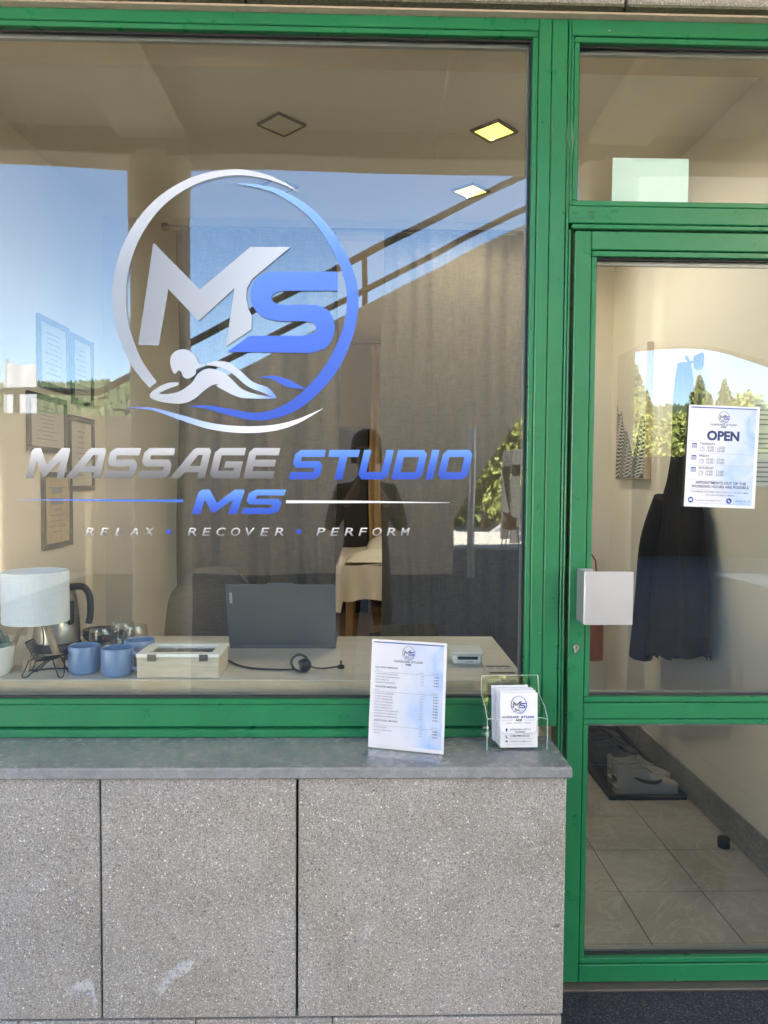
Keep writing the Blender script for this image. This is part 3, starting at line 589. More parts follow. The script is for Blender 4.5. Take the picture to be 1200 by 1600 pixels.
# --- A4 menu in an acrylic stand on the sill
mo = Vector((.0095, -.128, .7335)); mu_ = Vector((.2045, -.058, 0)).normalized(); mn = Vector((mu_.y, -mu_.x, 0)); mv = (Vector((0, 0, 1)) - mn * .13).normalized()
mst = thing('menu_stand', 'white and blue price list in a clear upright stand on the granite sill', 'price list', tuple(mo))
o, u, v, W, H = mo, mu_, mv, .212, .297; nrm = u.cross(v)
sheet(mst, o, u, v, W, H, M['paper']); M['print2'] = mat_print('menu_print', o, u, v, W, H)
sheet(mst, o + u * .004 + v * .010 + nrm * .0003, u, v, W - .012, H - .018, M['print2'], .0001, 'print_field')
MB().prism([o + nrm * .0022, o + u * W + nrm * .0022, o + u * W + v * H + nrm * .0022, o + v * H + nrm * .0022], nrm * .0016).build('front_leaf', M['clear'], mst)
MB().prism([o - nrm * .0022, o + u * W - nrm * .0022, o + u * W + v * H - nrm * .0022, o + v * H - nrm * .0022], -nrm * .0016).build('back_leaf', M['clear'], mst)
fz = .7312
MB().prism([Vector((p.x, p.y, fz)) for p in (o + nrm * .012, o + u * W + nrm * .012, o + u * W + mn * .062, o + mn * .062)], (0, 0, .0022)).build('foot', M['clear'], mst)
def pt(x, y, k=1): return o + u * (x * W) + v * (y * H) + nrm * (.0007 * k)
MB().prism([pt(.02, .968), pt(.965, .968), pt(.965, .979), pt(.02, .979)], nrm * .0001).build('blue_bar', M['ink_blue'], mst)
logo_on(pt(.5, .888), u, v, .037, mst, nrm); words_on('MASSAGE STUDIO', pt(.5, .798), u, v, .082, .0055, M['ink_grey'], mst); words_on('MS', pt(.5, .772), u, v, .016, .0055, M['ink'], mst)
mb = MB(); mg = MB(); ml_ = MB()
yy = .735
for head, rows in (('FULL BODY MASSAGE', ('CLASSIC SWEDISH MASSAGE', 'ANTI-STRESS AROMA MASSAGE', 'SPORTS MASSAGE', 'REGENERATIVE MASSAGE')), ('TARGETED MASSAGE', ('CLASSIC BACK MASSAGE', 'CLASSIC LEG MASSAGE', 'CLASSIC ARM MASSAGE', 'SPORTS BACK MASSAGE', 'SPORTS LEG MASSAGE', 'SPORTS ARM MASSAGE', 'REGENERATIVE BACK MASSAGE', 'REGENERATIVE LEG MASSAGE', 'REGENERATIVE ARM MASSAGE')), ('ADDITIONAL SERVICES', ('AROMATHERAPY', 'ELECTROSTIMULATION', 'CUPPING'))):
    put_text(head, pt(.06, yy), u, v, None, None, None, height=.0048, bold=.016, mb=mb); yy -= .026
    put_text('SERVICE', pt(.06, yy), u, v, None, None, None, height=.0028, mb=mg); put_text('PRICE', pt(.66, yy), u, v, None, None, None, height=.0028, mb=mg); put_text('DURATION', pt(.81, yy), u, v, None, None, None, height=.0028, mb=mg)
    ml_.prism([pt(.05, yy - .012), pt(.92, yy - .012), pt(.92, yy - .010), pt(.05, yy - .010)], nrm * .0001); yy -= .034
    for r0 in rows:
        put_text(r0, pt(.06, yy), u, v, None, None, None, height=.0036, bold=.006, mb=mg); put_text('%d €' % random.choice((25, 30, 35, 45, 50)), pt(.67, yy), u, v, None, None, None, height=.0036, mb=mg); put_text('%d MIN' % random.choice((30, 45, 60)), pt(.84, yy), u, v, None, None, None, height=.0036, bold=.01, mb=mb); yy -= .0262
    yy -= .014
stuff(mb.build('lettering', M['ink'], mst)); stuff(mg.build('lettering', M['ink_grey'], mst)); stuff(ml_.build('rule_lines', M['ink_grey'], mst))
# --- leaflet holder with leaflets
hx, hy = .418, -.118; hu = Vector((1, .035, 0)).normalized(); hn = Vector((hu.y, -hu.x, 0)); lv = (Vector((0, 0, 1)) - hn * -.16).normalized()
ho = thing('leaflet_holder', 'clear acrylic leaflet holder full of leaflets at the right end of the sill', 'leaflet holder', (hx, hy, .731))
def hp_(a, b_, z): return Vector((hx, hy, z)) + hu * a + hn * b_
Zs = .7314
def hplate(pts, d, n_): return MB().prism(pts, d).build(n_, M['clear'], ho)
hplate([hp_(-.082, -.035, Zs), hp_(.082, -.035, Zs), hp_(.082, .035, Zs), hp_(-.082, .035, Zs)], (0, 0, .002), 'base_plate')
hplate([hp_(-.082, -.036, Zs + .003), hp_(.082, -.036, Zs + .003), hp_(.080, -.062, .915), hp_(-.080, -.062, .915)], hn * -.002, 'back_plate')
fl = [(-.082, .003), (.082, .003), (.082, .088), (.062, .092), (.055, .085), (.053, .058), (.045, .05), (-.030, .048), (-.045, .056), (-.052, .078), (-.060, .090), (-.082, .090)]
vs, fs = loops_mesh([fl], .0009); MB().add([hp_(p.x, .036 + p.z, Zs + p.y) for p in vs], fs).build('front_plate', M['clear'], ho)
for s in (-1, 1):
    hplate([hp_(s * .083, -.036, Zs + .003), hp_(s * .083, .035, Zs + .003), hp_(s * .083, .035, Zs + .088), hp_(s * .083, .005, Zs + .115), hp_(s * .083, -.052, Zs + .13)], hu * (.0018 * s), 'side_plate')
    MB().tube([hp_(s * .083, .0365, Zs + .003), hp_(s * .083, .0365, Zs + .09)], .0012, 6).build('edge_strip', M['clear'], ho)
M['edge_glow'] = plain('painted_edge_glow', (.55, .60, .58), .2, var=.05)  # solid pale colour stands in for light caught in the acrylic edges
MB().tube([hp_(x, .0372, Zs + z) for x, z in smooth_path(fl[2:], 4)], .0009, 6).build('front_edge', M['edge_glow'], ho)
for s in (-1, 1): MB().tube([hp_(s * .0838, .036, Zs + .002), hp_(s * .0838, .036, Zs + .088), hp_(s * .0838, .005, Zs + .115), hp_(s * .0838, -.052, Zs + .13), hp_(s * .0815, -.0635, .915)], .0009, 6).build('side_edge', M['edge_glow'], ho)
MB().tube([hp_(-.0815, -.0635, .915), hp_(.0815, -.0635, .915)], .0008, 6).build('top_edge', M['edge_glow'], ho)
LW, LH = .105, .150
for k in range(7):
    base = hp_(-.045 - k * .0016 - (.004 if k > 4 else 0), .026 - k * .0075, Zs + .006 + k * .0012)
    lv = (Vector((0, 0, 1)) - hn * (.08 + .012 * k) + hu * (-.012 * (k % 3) + .006)).normalized(); lu = (hu - lv * hu.dot(lv)).normalized(); W, H = LW, LH + .002 * (k % 2)
    lf = thing('leaflet', ('front white MS leaflet in the acrylic holder showing the printed logo' if k == 0 else '%s white leaflet in the acrylic holder, only its edge showing' % ('', 'second', 'third', 'fourth', 'fifth', 'sixth', 'rearmost')[k]), 'leaflet', tuple(base), 'leaflets in the acrylic holder')
    nn = lu.cross(lv)
    MB().prism([base, base + lu * W, base + lu * W + lv * H, base + lv * H], -nn * .0022).build('paper', M['paper'], lf)
    if k == 0:
        o, u, v, nrm = base, lu, lv, nn
        logo_on(pt(.5, .78), u, v, .047, lf, nrm); words_on('MASSAGE', pt(.28, .535), u, v, .048, .0062, M['ink_grey'], lf); words_on('STUDIO', pt(.73, .535), u, v, .037, .0062, M['ink_blue'], lf); words_on('MS', pt(.5, .478), u, v, .018, .0062, M['ink'], lf)
        mg = MB(); mb = MB()
        for (a, b2) in ((.05, .33), (.66, .93)): mg.prism([pt(a, .497), pt(b2, .497), pt(b2, .502), pt(a, .502)], nrm * .0001)
        put_text('RELAX  •  RECOVER  •  PERFORM', pt(.5, .436), u, v, .068, None, None, align='CENTER', mb=mg)
        put_text('LJUBLJANSKA CESTA 4', pt(.26, .318), u, v, .058, None, None, bold=.01, mb=mb); put_text('4260 BLED', pt(.40, .270), u, v, .028, None, None, bold=.01, mb=mb); put_text('(+386) 040 230 220', pt(.27, .195), u, v, .054, None, None, bold=.01, mb=mb); put_text('massagems.studio@gmail.com', pt(.27, .105), u, v, .060, None, None, bold=.004, mb=mb)
        for y in (.245, .16, .06): mg.prism([pt(.15, y), pt(.88, y), pt(.88, y + .004), pt(.15, y + .004)], nrm * .0001)
        mb.prism([pt(.17, .275), pt(.195, .325), pt(.19, .345), pt(.17, .352), pt(.15, .345), pt(.145, .325)], nrm * .0001); mb.prism([pt(.14, .215), pt(.155, .225), pt(.165, .205), pt(.185, .19), pt(.2, .18), pt(.19, .17), pt(.16, .18)], nrm * .0001); mb.prism([pt(.14, .1), pt(.2, .1), pt(.2, .125), pt(.14, .125)], nrm * .0001)
        stuff(mb.build('lettering', M['ink'], lf)); stuff(mg.build('lettering', M['ink_grey'], lf))

# ================================================================ INTERIOR ROOM
def struct(name, mb, mat): return tag(mb.build(name, mat, loc=(0, 0, 0)), kind='structure')
XL, XR, YB = -1.6, 1.52, 2.42
fl_ = struct('floor', MB().box(-1.7, 3.2, .051, 6.6, -.12, -.006), M['grout'])
tm = None
for i in range(-9, 2):
    for j in range(0, 9):
        x0 = .922 + .3 * i; y0 = .132 + .3 * (j - 1)
        if x0 < -1.62 or x0 + .3 > 1.54: continue
        xa = x0; 
        if j == 0: y0 = .06; hgt = .07
        else: hgt = .297
        t = MB().box(xa, xa + .297, y0, y0 + hgt, -.0055, 0, .0008).build('floor_tile', M['tile'], fl_)
MB().box(-1.6, 1.52, 2.53, 6.5, -.0055, -.001).build('back_room_floor', M['oak'], fl_)
struct('wall_left', MB().box(XL - .1, XL, .047, YB + .1, -.02, 3.05), M['wall'])
wr = struct('wall_right', MB().box(XR, XR + .1, .047, YB + .1, -.02, 3.05), M['wall'])
for k in range(4): MB().box(XR - .012, XR - .0005, .06 + k * .6, .06 + k * .6 + .597, .001, .135, .002).build('skirting_tile', M['skirt'], wr)
wb = struct('partition_wall', MB().box(XL, -1.12, YB, YB + .1, -.02, 3.05).box(1.2, XR, YB, YB + .1, -.02, 3.05).box(-1.12, 1.2, YB, YB + .1, 2.96, 3.05), M['wall'])
struct('ceiling', MB().box(XL - .1, XR + .1, .047, 6.6, 3.05, 3.2), M['ceil'])
struct('back_room_walls', MB().box(XL - .1, XL, YB + .1, 6.6, -.02, 3.05).box(XR, XR + .1, YB + .1, 6.6, -.02, 3.05).box(XL, XR, 6.5, 6.6, -.02, 3.05), M['wall'])
tag(MB().box(XL, XR, .046, .052, 2.74, 3.06).build('bulkhead', M['wall'], loc=(0, .05, 2.74)), kind='structure')
# downlights: square, turned 45 degrees
M['lamp_on'] = mat_emit('lit_panel', (1.0, .70, .12), .22); M['lamp_rim'] = plain('lamp_rim', (.16, .15, .13), .5); M['lamp_off'] = plain('unlit_panel', (.72, .67, .59), .5)
def lamp_light(p, t, w=2.8):
    ld_ = bpy.data.lights.new('lamp_light', 'SPOT'); ld_.energy = w; ld_.spot_size = R(165); ld_.spot_blend = .6; ld_.shadow_soft_size = .012; ld_.color = (1, .84, .62)
    lo = bpy.data.objects.new('lamp_light', ld_); col.objects.link(lo); lo.parent = t; lo.location = Vector(p) - Vector(t['_base']) + Vector((0, 0, -.03))
for k, (px, py, lit, lab) in enumerate(((772, 203, 1, 'lit square ceiling light nearest the window, right of the logo'), (735, 297, 1, 'lit square ceiling light deeper in the room, above the curtain'), (440, 193, 0, 'unlit square ceiling light showing as a dark diamond above the ring logo'), (415, 66, 0, 'unlit ceiling light cut by the top of the window frame'), (435, 290, 0, 'faint unlit ceiling light behind the top of the ring logo'))):
    p = atz(px, py, 3.05); t = thing('ceiling_light', lab, 'ceiling light', tuple(p), 'square ceiling lights'); Mx = Matrix.Translation(p) @ Matrix.Rotation(R(45), 4, 'Z')
    a, b_ = (.078, .064) if lit else (.078, .069)
    for (x0, x1, y0, y1) in ((-a, a, b_, a), (-a, a, -a, -b_), (-a, -b_, -b_, b_), (b_, a, -b_, b_)): MB().box(x0, x1, y0, y1, -.012, -.0005, .002, Mx).build('frame', M['lamp_rim'], t)
    MB().box(-b_, b_, -b_, b_, -.008, -.001, 0, Mx).build('panel', M['lamp_on'] if lit else M['lamp_off'], t)
    if lit: lamp_light(p, t)
t = thing('ceiling_light', 'lit ceiling light of the treatment room behind the right curtain', 'ceiling light', (.75, 3.3, 3.05), 'square ceiling lights')
MB().box(.64, .86, 3.19, 3.41, 3.03, 3.049).build('panel', M['lamp_on'], t); lamp_light((.75, 3.3, 3.03), t, 9)
# curtains on a rod
def curtain(name, label, x0, x1, y, z0, z1, mat, amp=.028, wl_=.16, seed=0, group=None):
    rnd = random.Random(seed); ph = [rnd.uniform(0, 6.28) for _ in range(6)]
    def fn(s, t):
        x = x0 + (x1 - x0) * s; flare = .55 + .45 * (1 - t)
        y_ = y + amp * flare * math.sin(2 * math.pi * x / wl_ + ph[0] + 1.2 * math.sin(x * 5 + ph[1])) + .014 * math.sin(x * 23 + ph[2] + 2.5 * t) + .008 * math.sin(x * 61 + ph[3])
        return (x + .012 * math.sin(9 * t + x * 7 + ph[4]), y_, z0 + (z1 - z0) * t)
    o = MB().grid(fn, int((x1 - x0) / .008), 24).build(name, mat, loc=((x0 + x1) / 2, y, z0)); tag(o, label, 'curtain', group); return o
cy_ = 2.32
xa, xb, xc = at(277, 600, cy_).x, at(527, 700, cy_).x, at(595, 700, cy_).x
curtain('curtain', 'grey brown linen curtain left of the gap, behind the laptop', xa, xb, cy_, .03, 2.955, M['curtain'], .020, .24, seed=1, group='grey curtains')
curtain('curtain', 'grey brown linen curtain right of the gap, behind the price list', xc, 1.19, cy_, .03, 2.955, M['curtain'], .020, .31, seed=5, group='grey curtains')
rd = thing('curtain_rod', 'thin dark curtain rod above the grey curtains', 'curtain rod', (0, cy_, 2.965)); MB().tube([(xa - .04, cy_, 2.965), (1.21, cy_, 2.965)], .009, 10).build('rod', M['rail'], rd)
MB().lathe([(.0, -.05), (.022, -.045), (.024, -.02), (.011, 0)], n=12, M=Matrix.Translation((xa - .04, cy_, 2.965)) @ Matrix.Rotation(R(90), 4, 'Y')).build('finial', M['rail'], rd)
# treatment room seen through the gap
bed = thing('massage_table', 'massage table with white sheet and pillow seen through the curtain gap', 'massage table', (.14, 4.9, 0))
def drape(s, t):
    x = -.24 + .78 * s; y = 4.05 + 1.9 * t
    return (x, y, .76 + .012 * math.sin(x * 9) + .01 * math.sin(y * 7))
MB().box(-.21, .51, 4.07, 5.95, .62, .74, .02).build('pad', M['sheet'], bed)
def front(s, t):
    x = -.25 + .8 * s; sag = .012 * math.sin(s * 14) + (.10 if s < .07 else .0) * (1 - t)
    return (x, 4.045 - .03 * (1 - t) + .012 * math.sin(s * 30) * (1 - t), .47 + .29 * t - sag * (1 - t))
MB().grid(front, 40, 8).grid(drape, 20, 20).grid(lambda s, t: (-.25 - .015 * (1 - t) + .01 * math.sin(s * 25) * (1 - t), 4.05 + 1.9 * s, .45 + .31 * t), 30, 6).build('sheet', M['sheet'], bed)
MB().grid(lambda s, t: (-.17 + .6 * s, 4.15 + .42 * t, .775 + .10 * math.sin(math.pi * s) ** .5 * math.sin(math.pi * t) ** .5), 20, 14).build('folded_towel', M['sheet'], bed)
MB().grid(lambda s, t: (-.0 + .5 * s, 5.1 + .42 * t, .775 + .16 * max(0, math.sin(math.pi * s)) ** .4 * max(0, math.sin(math.pi * t)) ** .5), 20, 14).build('pillow', M['sheet'], bed)
for x in (-.14, .42):
    for y in (4.2, 5.8): MB().box(x - .03, x + .03, y - .03, y + .03, -.001, .62, .004).build('leg', M['oak'], bed)
MB().box(-.1, .4, 4.21, 4.24, .54, .62).build('apron', M['oak'], bed)
st = thing('wheeled_stool', 'black stool on castors pushed under the massage table', 'stool', (.22, 4.35, 0))
MB().lathe([(.0, .36), (.17, .36), (.18, .40), (.16, .44), (0, .445)], (.22, 4.45, 0), 24).build('seat', M['black'], st); MB().tube([(.22, 4.45, .1), (.22, 4.45, .36)], .025).build('post', M['black'], st)
for k in range(5):
    a = k * 1.2566; ex = (.22 + .22 * math.cos(a), 4.45 + .22 * math.sin(a), .065); MB().tube([(.22, 4.45, .11), ex], [.022, .014]).lathe([(.0, -.03), (.028, -.02), (.028, .02), (0, .03)], n=10, M=Matrix.Translation((ex[0], ex[1], .029)) @ Matrix.Rotation(R(90), 4, 'X')).build('castor_arm', M['black'], st)
cb_ = thing('dark_cabinet', 'tall dark brown cabinet standing at the back of the treatment room', 'cabinet', (-.25, 6.2, 0))
MB().box(-.95, .03, 6.05, 6.48, 0, 2.06, .006).build('carcass', M['black_frame'], cb_)
for x0, x1 in ((-.94, -.465), (-.455, .02)): MB().box(x0, x1, 6.028, 6.049, .05, 2.04, .004).build('door', M['black_frame'], cb_)
curtain('curtain', 'narrow tan curtain in the treatment room right of the dark cabinet', .035, .5, 5.95, .03, 2.95, M['curtain_tan'], .02, .09, seed=9)
MB().tube([(-.6, 5.95, 2.97), (.55, 5.95, 2.97)], .008, 8).build('rod', M['rail'], thing('curtain_rod', 'thin rod of the tan curtain in the treatment room', 'curtain rod', (0, 5.95, 2.97)))
# picture frames on the left wall
def frame(y0, y1, z0, z1, lab, cert, bw=.028):
    t = thing('picture_frame', lab, 'picture frame', (XL, (y0 + y1) / 2, z0), 'black frames on the left wall'); x1_ = XL + .018
    for (a, b_, c, d) in ((y0, y1, z1 - bw, z1), (y0, y1, z0, z0 + bw), (y0, y0 + bw, z0 + bw, z1 - bw), (y1 - bw, y1, z0 + bw, z1 - bw)): MB().box(XL + .001, x1_, a, b_, c, d, .003).build('frame_bar', M['black_frame'], t)
    MB().box(XL + .001, XL + .008, y0 + bw, y1 - bw, z0 + bw, z1 - bw).build('sheet', M['certificate'] if cert else M['mount'], t)
    mb = MB(); h = z1 - z0 - 2 * bw
    for k in range(9):
        zz = z1 - bw - h * (.16 + .085 * k); w2 = (y1 - y0 - 2 * bw) * random.uniform(.12, .34); yc = (y0 + y1) / 2; mb.box(XL + .0082, XL + .0086, yc - w2, yc + w2, zz, zz + h * (.09 if (cert and k in (1, 3)) else .018))
    stuff(mb.build('print_lines', M['ink_grey'], t))
    MB().box(XL + .0115, XL + .0130, y0 + bw, y1 - bw, z0 + bw, z1 - bw).build('glazing', M['clear'], t)
frame(1.49, 1.86, 1.92, 2.27, 'black framed sheet at upper left of the wall, seen faintly through the sky reflection', 0)
frame(1.90, 2.21, 1.88, 2.26, 'black framed sheet at upper right of the frame cluster', 0)
frame(1.37, 1.82, 1.60, 1.885, 'black framed certificate in the middle row, left one of two', 0)
frame(1.845, 2.21, 1.405, 1.815, 'black framed certificate in the middle row, right one of two', 0)
frame(1.52, 1.88, 1.115, 1.505, 'lowest black frame holding a yellow certificate', 1)
# painting on the right wall
pa = thing('canvas_painting', 'tall canvas with black and white wave lines on the hall wall', 'painting', (XR, 2.0, 1.49)); y0, y1, z0, z1 = 1.765, 2.225, 1.49, 2.22
MB().box(XR - .035, XR - .001, y0, y1, z0, z1, .002).build('stretcher', M['oak'], pa); M['canvas'] = plain('canvas_ground', (.52, .48, .42), .8, var=.05)
MB().box(XR - .0365, XR - .0352, y0 + .004, y1 - .004, z0 + .004, z1 - .004).build('canvas', M['canvas'], pa)
def ridge(s): return z0 + .34 + .10 * math.sin(s * 5.2 + 2.2) + .05 * math.sin(s * 13) - .10 * (1 - s) + (.10 * math.exp(-((s - .82) / .07) ** 2))
pts = [(XR - .0369, y0 + .006 + (y1 - y0 - .012) * i / 30, min(ridge(i / 30), z1 - .02)) for i in range(31)]
MB().add([p for p in pts] + [(p[0], p[1], z0 + .006) for p in pts], [[i, i + 1, 32 + i, 31 + i] for i in range(30)]).build('dark_hill', M['black_frame'], pa)
mb = MB()
for k in range(24):
    zz = z0 + .014 + k * .0205; prev = None; line = []
    for i in range(61):
        s = i / 60; z_ = zz + .020 * math.sin(s * 15 + k * .22) + .010 * math.sin(s * 31 + k * .5) + .05 * (s - .5) * math.sin(k * .2)
        line.append((s, z_) if z0 + .008 < z_ < ridge(s) - .004 else None)
    for a, b_ in zip(line, line[1:]):
        if a and b_:
            q = lambda p, d: (XR - .0373, y0 + .006 + (y1 - y0 - .012) * p[0], p[1] + d)
            mb.add([q(a, -.003), q(b_, -.003), q(b_, .003), q(a, .003)], [[0, 1, 2, 3]])
stuff(mb.build('wave_lines', M['paper'], pa))
# coat on a hook
ct = thing('black_coat', 'long black coat hanging on the hall wall behind the OPEN poster', 'coat', (XR - .06, 1.35, .55))
def coat(s, t):
    # s: 0..1 round the coat, t: 0 hem .. 1 collar
    z = .66 + 1.36 * t
    w = [(.66, .355), (.9, .325), (1.15, .265), (1.38, .20), (1.48, .13), (1.60, .085), (1.85, .080), (1.97, .055), (2.03, .02)]
    for (za_, wa), (zb_, wb_) in zip(w, w[1:]):
        if za_ <= z <= zb_: ww = wa + (wb_ - wa) * (z - za_) / (zb_ - za_)
    ww = ww if z < 2.02 else .02
    a = 2 * math.pi * s; yc = 1.235 - .02 * t; fold = .016 * math.sin(6 * a + 3 * t) * max(0, 1 - t * 1.6) + .006 * math.sin(13 * a - 8 * t)
    return (XR - .072 - (.022 + .13 * ww) * math.cos(a) - fold * .5, yc + ww * .88 * math.sin(a) + fold, z - .07 * math.sin(a) * max(0, 1 - 2.5 * t) + .012 * math.sin(9 * a) * max(0, 1 - 4 * t))
MB().grid(coat, 56, 40).build('body', M['fabric_black'], ct)
for pts_ in ([(XR - .09, 1.36, 1.40, .05), (XR - .10, 1.45, 1.18, .068), (XR - .10, 1.51, .92, .064), (XR - .11, 1.57, .58, .058)], [(XR - .09, 1.07, 1.40, .045), (XR - .11, 1.00, 1.2, .058), (XR - .11, 0.96, 1.0, .055), (XR - .11, 0.94, .82, .05)]):
    sl_ = smooth_path(pts_, 6); MB().tube([p[:3] for p in sl_], [p[3] for p in sl_], 14).build('sleeve', M['fabric_black'], ct)
hk = thing('wall_hook', 'dark coat hook on the hall wall above the coat', 'hook', (XR - .001, 1.215, 2.02)); MB().box(XR - .014, XR - .0005, 1.175, 1.255, 2.0, 2.06, .004).tube([(XR - .01, 1.215, 2.03), (XR - .05, 1.215, 2.02), (XR - .065, 1.215, 2.05)], .007).build('hook', M['black'], hk)
# red bag near the corner
rb = thing('red_bag', 'dark red cloth bag hanging behind the door handle', 'bag', (1.36, 2.25, .42)); MB().grid(lambda s, t: (1.365 + .052 * math.sin(2 * math.pi * s) + .004 * math.sin(s * 30), 2.2 - .03 * math.cos(2 * math.pi * s), .41 + .36 * t), 24, 10).add([(1.313, 2.2, .41), (1.365, 2.17, .41), (1.417, 2.2, .41), (1.365, 2.23, .41)], [[0, 1, 2, 3]]).build('body', M['red'], rb); MB().tube([(1.34, 2.2, .77), (1.35, 2.26, 1.0), (1.37, 2.40, 1.08), (1.385, 2.26, 1.0), (1.39, 2.2, .77)], .005).build('strap', M['red'], rb)
# shoe tray, shoes, door stop
tr = thing('shoe_tray', 'black plastic shoe tray on the hall floor along the skirting', 'tray', (1.33, 1.6, .001))
MB().box(1.135, 1.5, 1.19, 2.15, .001, .006, .002).build('base', M['black'], tr)
for (a, b_, c, d) in ((1.135, 1.5, 1.19, 1.202), (1.135, 1.5, 2.138, 2.15), (1.135, 1.147, 1.203, 2.137), (1.488, 1.5, 1.203, 2.137)): MB().box(a, b_, c, d, .006, .026, .003).build('rim', M['black'], tr)
def shoe(name, lab, cx, cy, z, rz, um, sm, logo=None, high=.0, group=None, s_=1.0):
    t = thing(name, lab, 'shoe', (cx, cy, z), group); Mx = Matrix.Translation((cx, cy, z)) @ Matrix.Rotation(rz, 4, 'Z') @ Matrix.Scale(s_, 4)
    sole = [(-.145, .034), (-.125, .040), (-.06, .034), (0, .034), (.06, .046), (.11, .048), (.14, .036), (.152, .012)]
    def half(x):
        k = sole
        for (a, wa), (b_, wb_) in zip(k, k[1:]):
            if a <= x <= b_: return wa + (wb_ - wa) * (x - a) / (b_ - a)
        return .01
    ring = [(x, half(x)) for x in [-.15 + .302 * i / 24 for i in range(25)]]; ring[0] = (-.15, .016); ring[-1] = (.152, .008)
    lp = ring + [(x, -w) for x, w in ring[::-1]]
    mb = MB().add([Mx @ Vector((x * 1.01, w * 1.06, 0)) for x, w in lp] + [Mx @ Vector((x * 1.01, w * 1.06, .030)) for x, w in lp], [list(range(50))[::-1], list(range(50, 100))] + [[i, (i + 1) % 50, 50 + (i + 1) % 50, 50 + i] for i in range(50)]); mb.build('sole', sm, t)
    def top(x):
        if x < -.02: return .118 + high - .010 * math.sin((x + .15) / .13 * math.pi) + (.012 if x < -.12 else 0)
        if x < .06: return .118 + high - (x + .02) / .08 * (.034 + high)
        return .084 - (x - .06) / .092 * .040
    def up(s, tt):
        x = -.148 + .298 * s; w = max(.006, half(max(-.145, min(.151, x)))); a = math.pi * tt; zt_ = top(x)
        open_ = x < .005
        prof = math.sin(a); cc = math.cos(a)
        zz = .031 + (zt_ - .031) * min(1, (prof ** .55 if not open_ else min(1, prof * 1.9)))
        if open_ and .30 < tt < .70: zz = .075 + 0 * s
        wv = w * (cc if not open_ else math.copysign(min(1, abs(cc) * 1.25) ** .7 * (.82 if abs(cc) < .6 else 1), cc))
        return Mx @ Vector((x, wv, zz))
    MB().grid(up, 30, 24).build('upper', um, t)
    mb = MB()
    for k in range(4): x = .005 + k * .018; zz = top(x) + .004; mb.tube([Mx @ Vector((x, -.022, zz - .010)), Mx @ Vector((x + .006, 0, zz)), Mx @ Vector((x, .022, zz - .010))], .0035, 6)
    mb.tube([Mx @ Vector(p) for p in smooth_path([(.01, .0, .122), (.0, .025, .125), (.03, .035, .10)], 4)], .003, 6).build('laces', sm, t)
    ml2 = MB().lathe([(0, 0), (.03, 0), (.033, .002), (0, .004)], n=20, sx=1.7, sy=.72, M=Mx @ Matrix.Translation((-.075, 0, .088))); ml2.build('opening', M['black'], t)
    MB().prism([Mx @ Vector(p) for p in ((-.02, -.02, top(-.02) + .012), (.07, -.016, top(.07) + .002), (.07, .016, top(.07) + .002), (-.02, .02, top(-.02) + .012))], Vector((0, 0, -.006))).build('tongue', um, t)
    if logo:
        lp = [(-.080, .088), (-.060, .072), (-.030, .057), (.005, .049), (.035, .051), (.055, .062), (.060, .078), (.046, .072), (.028, .068), (.0, .068), (-.035, .074)]
        lp = smooth_path(lp, 3, True); vs, fs = loops_mesh([lp]); MB().add([Mx @ Vector((p.x, -half(max(-.14, min(.14, p.x))) * 1.03 - .0015 + .004 * max(0, (p.y - .06) / .03), p.y)) for p in vs], fs).build('side_mark', M['black'], t)
    return t
M['shoe_w'] = plain('off_white_leather', (.36, .335, .295), .5, var=.06); M['shoe_d'] = plain('dark_shoe', (.06, .055, .052), .7, var=.3, scale=40)
shoe('sneaker', 'white low sneaker with dark curved side mark, nearer of the pair on the tray', 1.335, 1.275, .0065, 0, M['shoe_w'], M['shoe_w'], 1)
shoe('sneaker', 'white low sneaker behind its twin on the shoe tray', 1.345, 1.385, .0065, .03, M['shoe_w'], M['shoe_w'], 1)
for k, (x, y) in enumerate(((1.29, 1.56), (1.30, 1.68), (1.28, 1.82), (1.29, 1.94))):
    shoe('dark_shoe', ('black shoe just behind the white sneakers', 'second black shoe behind the white sneakers', 'third black shoe from the front, far end of the tray', 'rearmost black shoe on the tray')[k], x, y, .0065, random.uniform(-.1, .1), M['shoe_d'], M['shoe_d'], None, .02, 'dark shoes on the tray')
ds_ = tag(MB().lathe([(.0, 0), (.022, 0), (.024, .004), (.024, .036), (.02, .04), (0, .04)], (1.455, .75, .0005), 24).build('door_stop', M['black'], loc=(1.455, .75, .0005)), 'small round black door stop on the tiles by the skirting', 'door stop')

# ================================================================ DESK AND WHAT STANDS ON IT
DZ = .87
dk = thing('desk', 'pale marbled desk top with light wood edge right behind the window', 'desk', (-.5, .4, 0))
MB().box(-1.58, .492, .0625, .69, DZ - .003, DZ, .0005).build('top', M['desk'], dk); MB().box(-1.58, .492, .062, .688, DZ - .05, DZ - .0032, .001).build('edge_board', M['desk_edge'], dk)
for x in (-1.5, .40): 
    for y in (.12, .63): MB().box(x, x + .05, y - .025, y + .025, -.0005, DZ - .0505, .003).build('leg', M['white'], dk)
MB().box(-1.44, .39, .60, .62, .3, DZ - .051).build('modesty_panel', M['desk_edge'], dk)
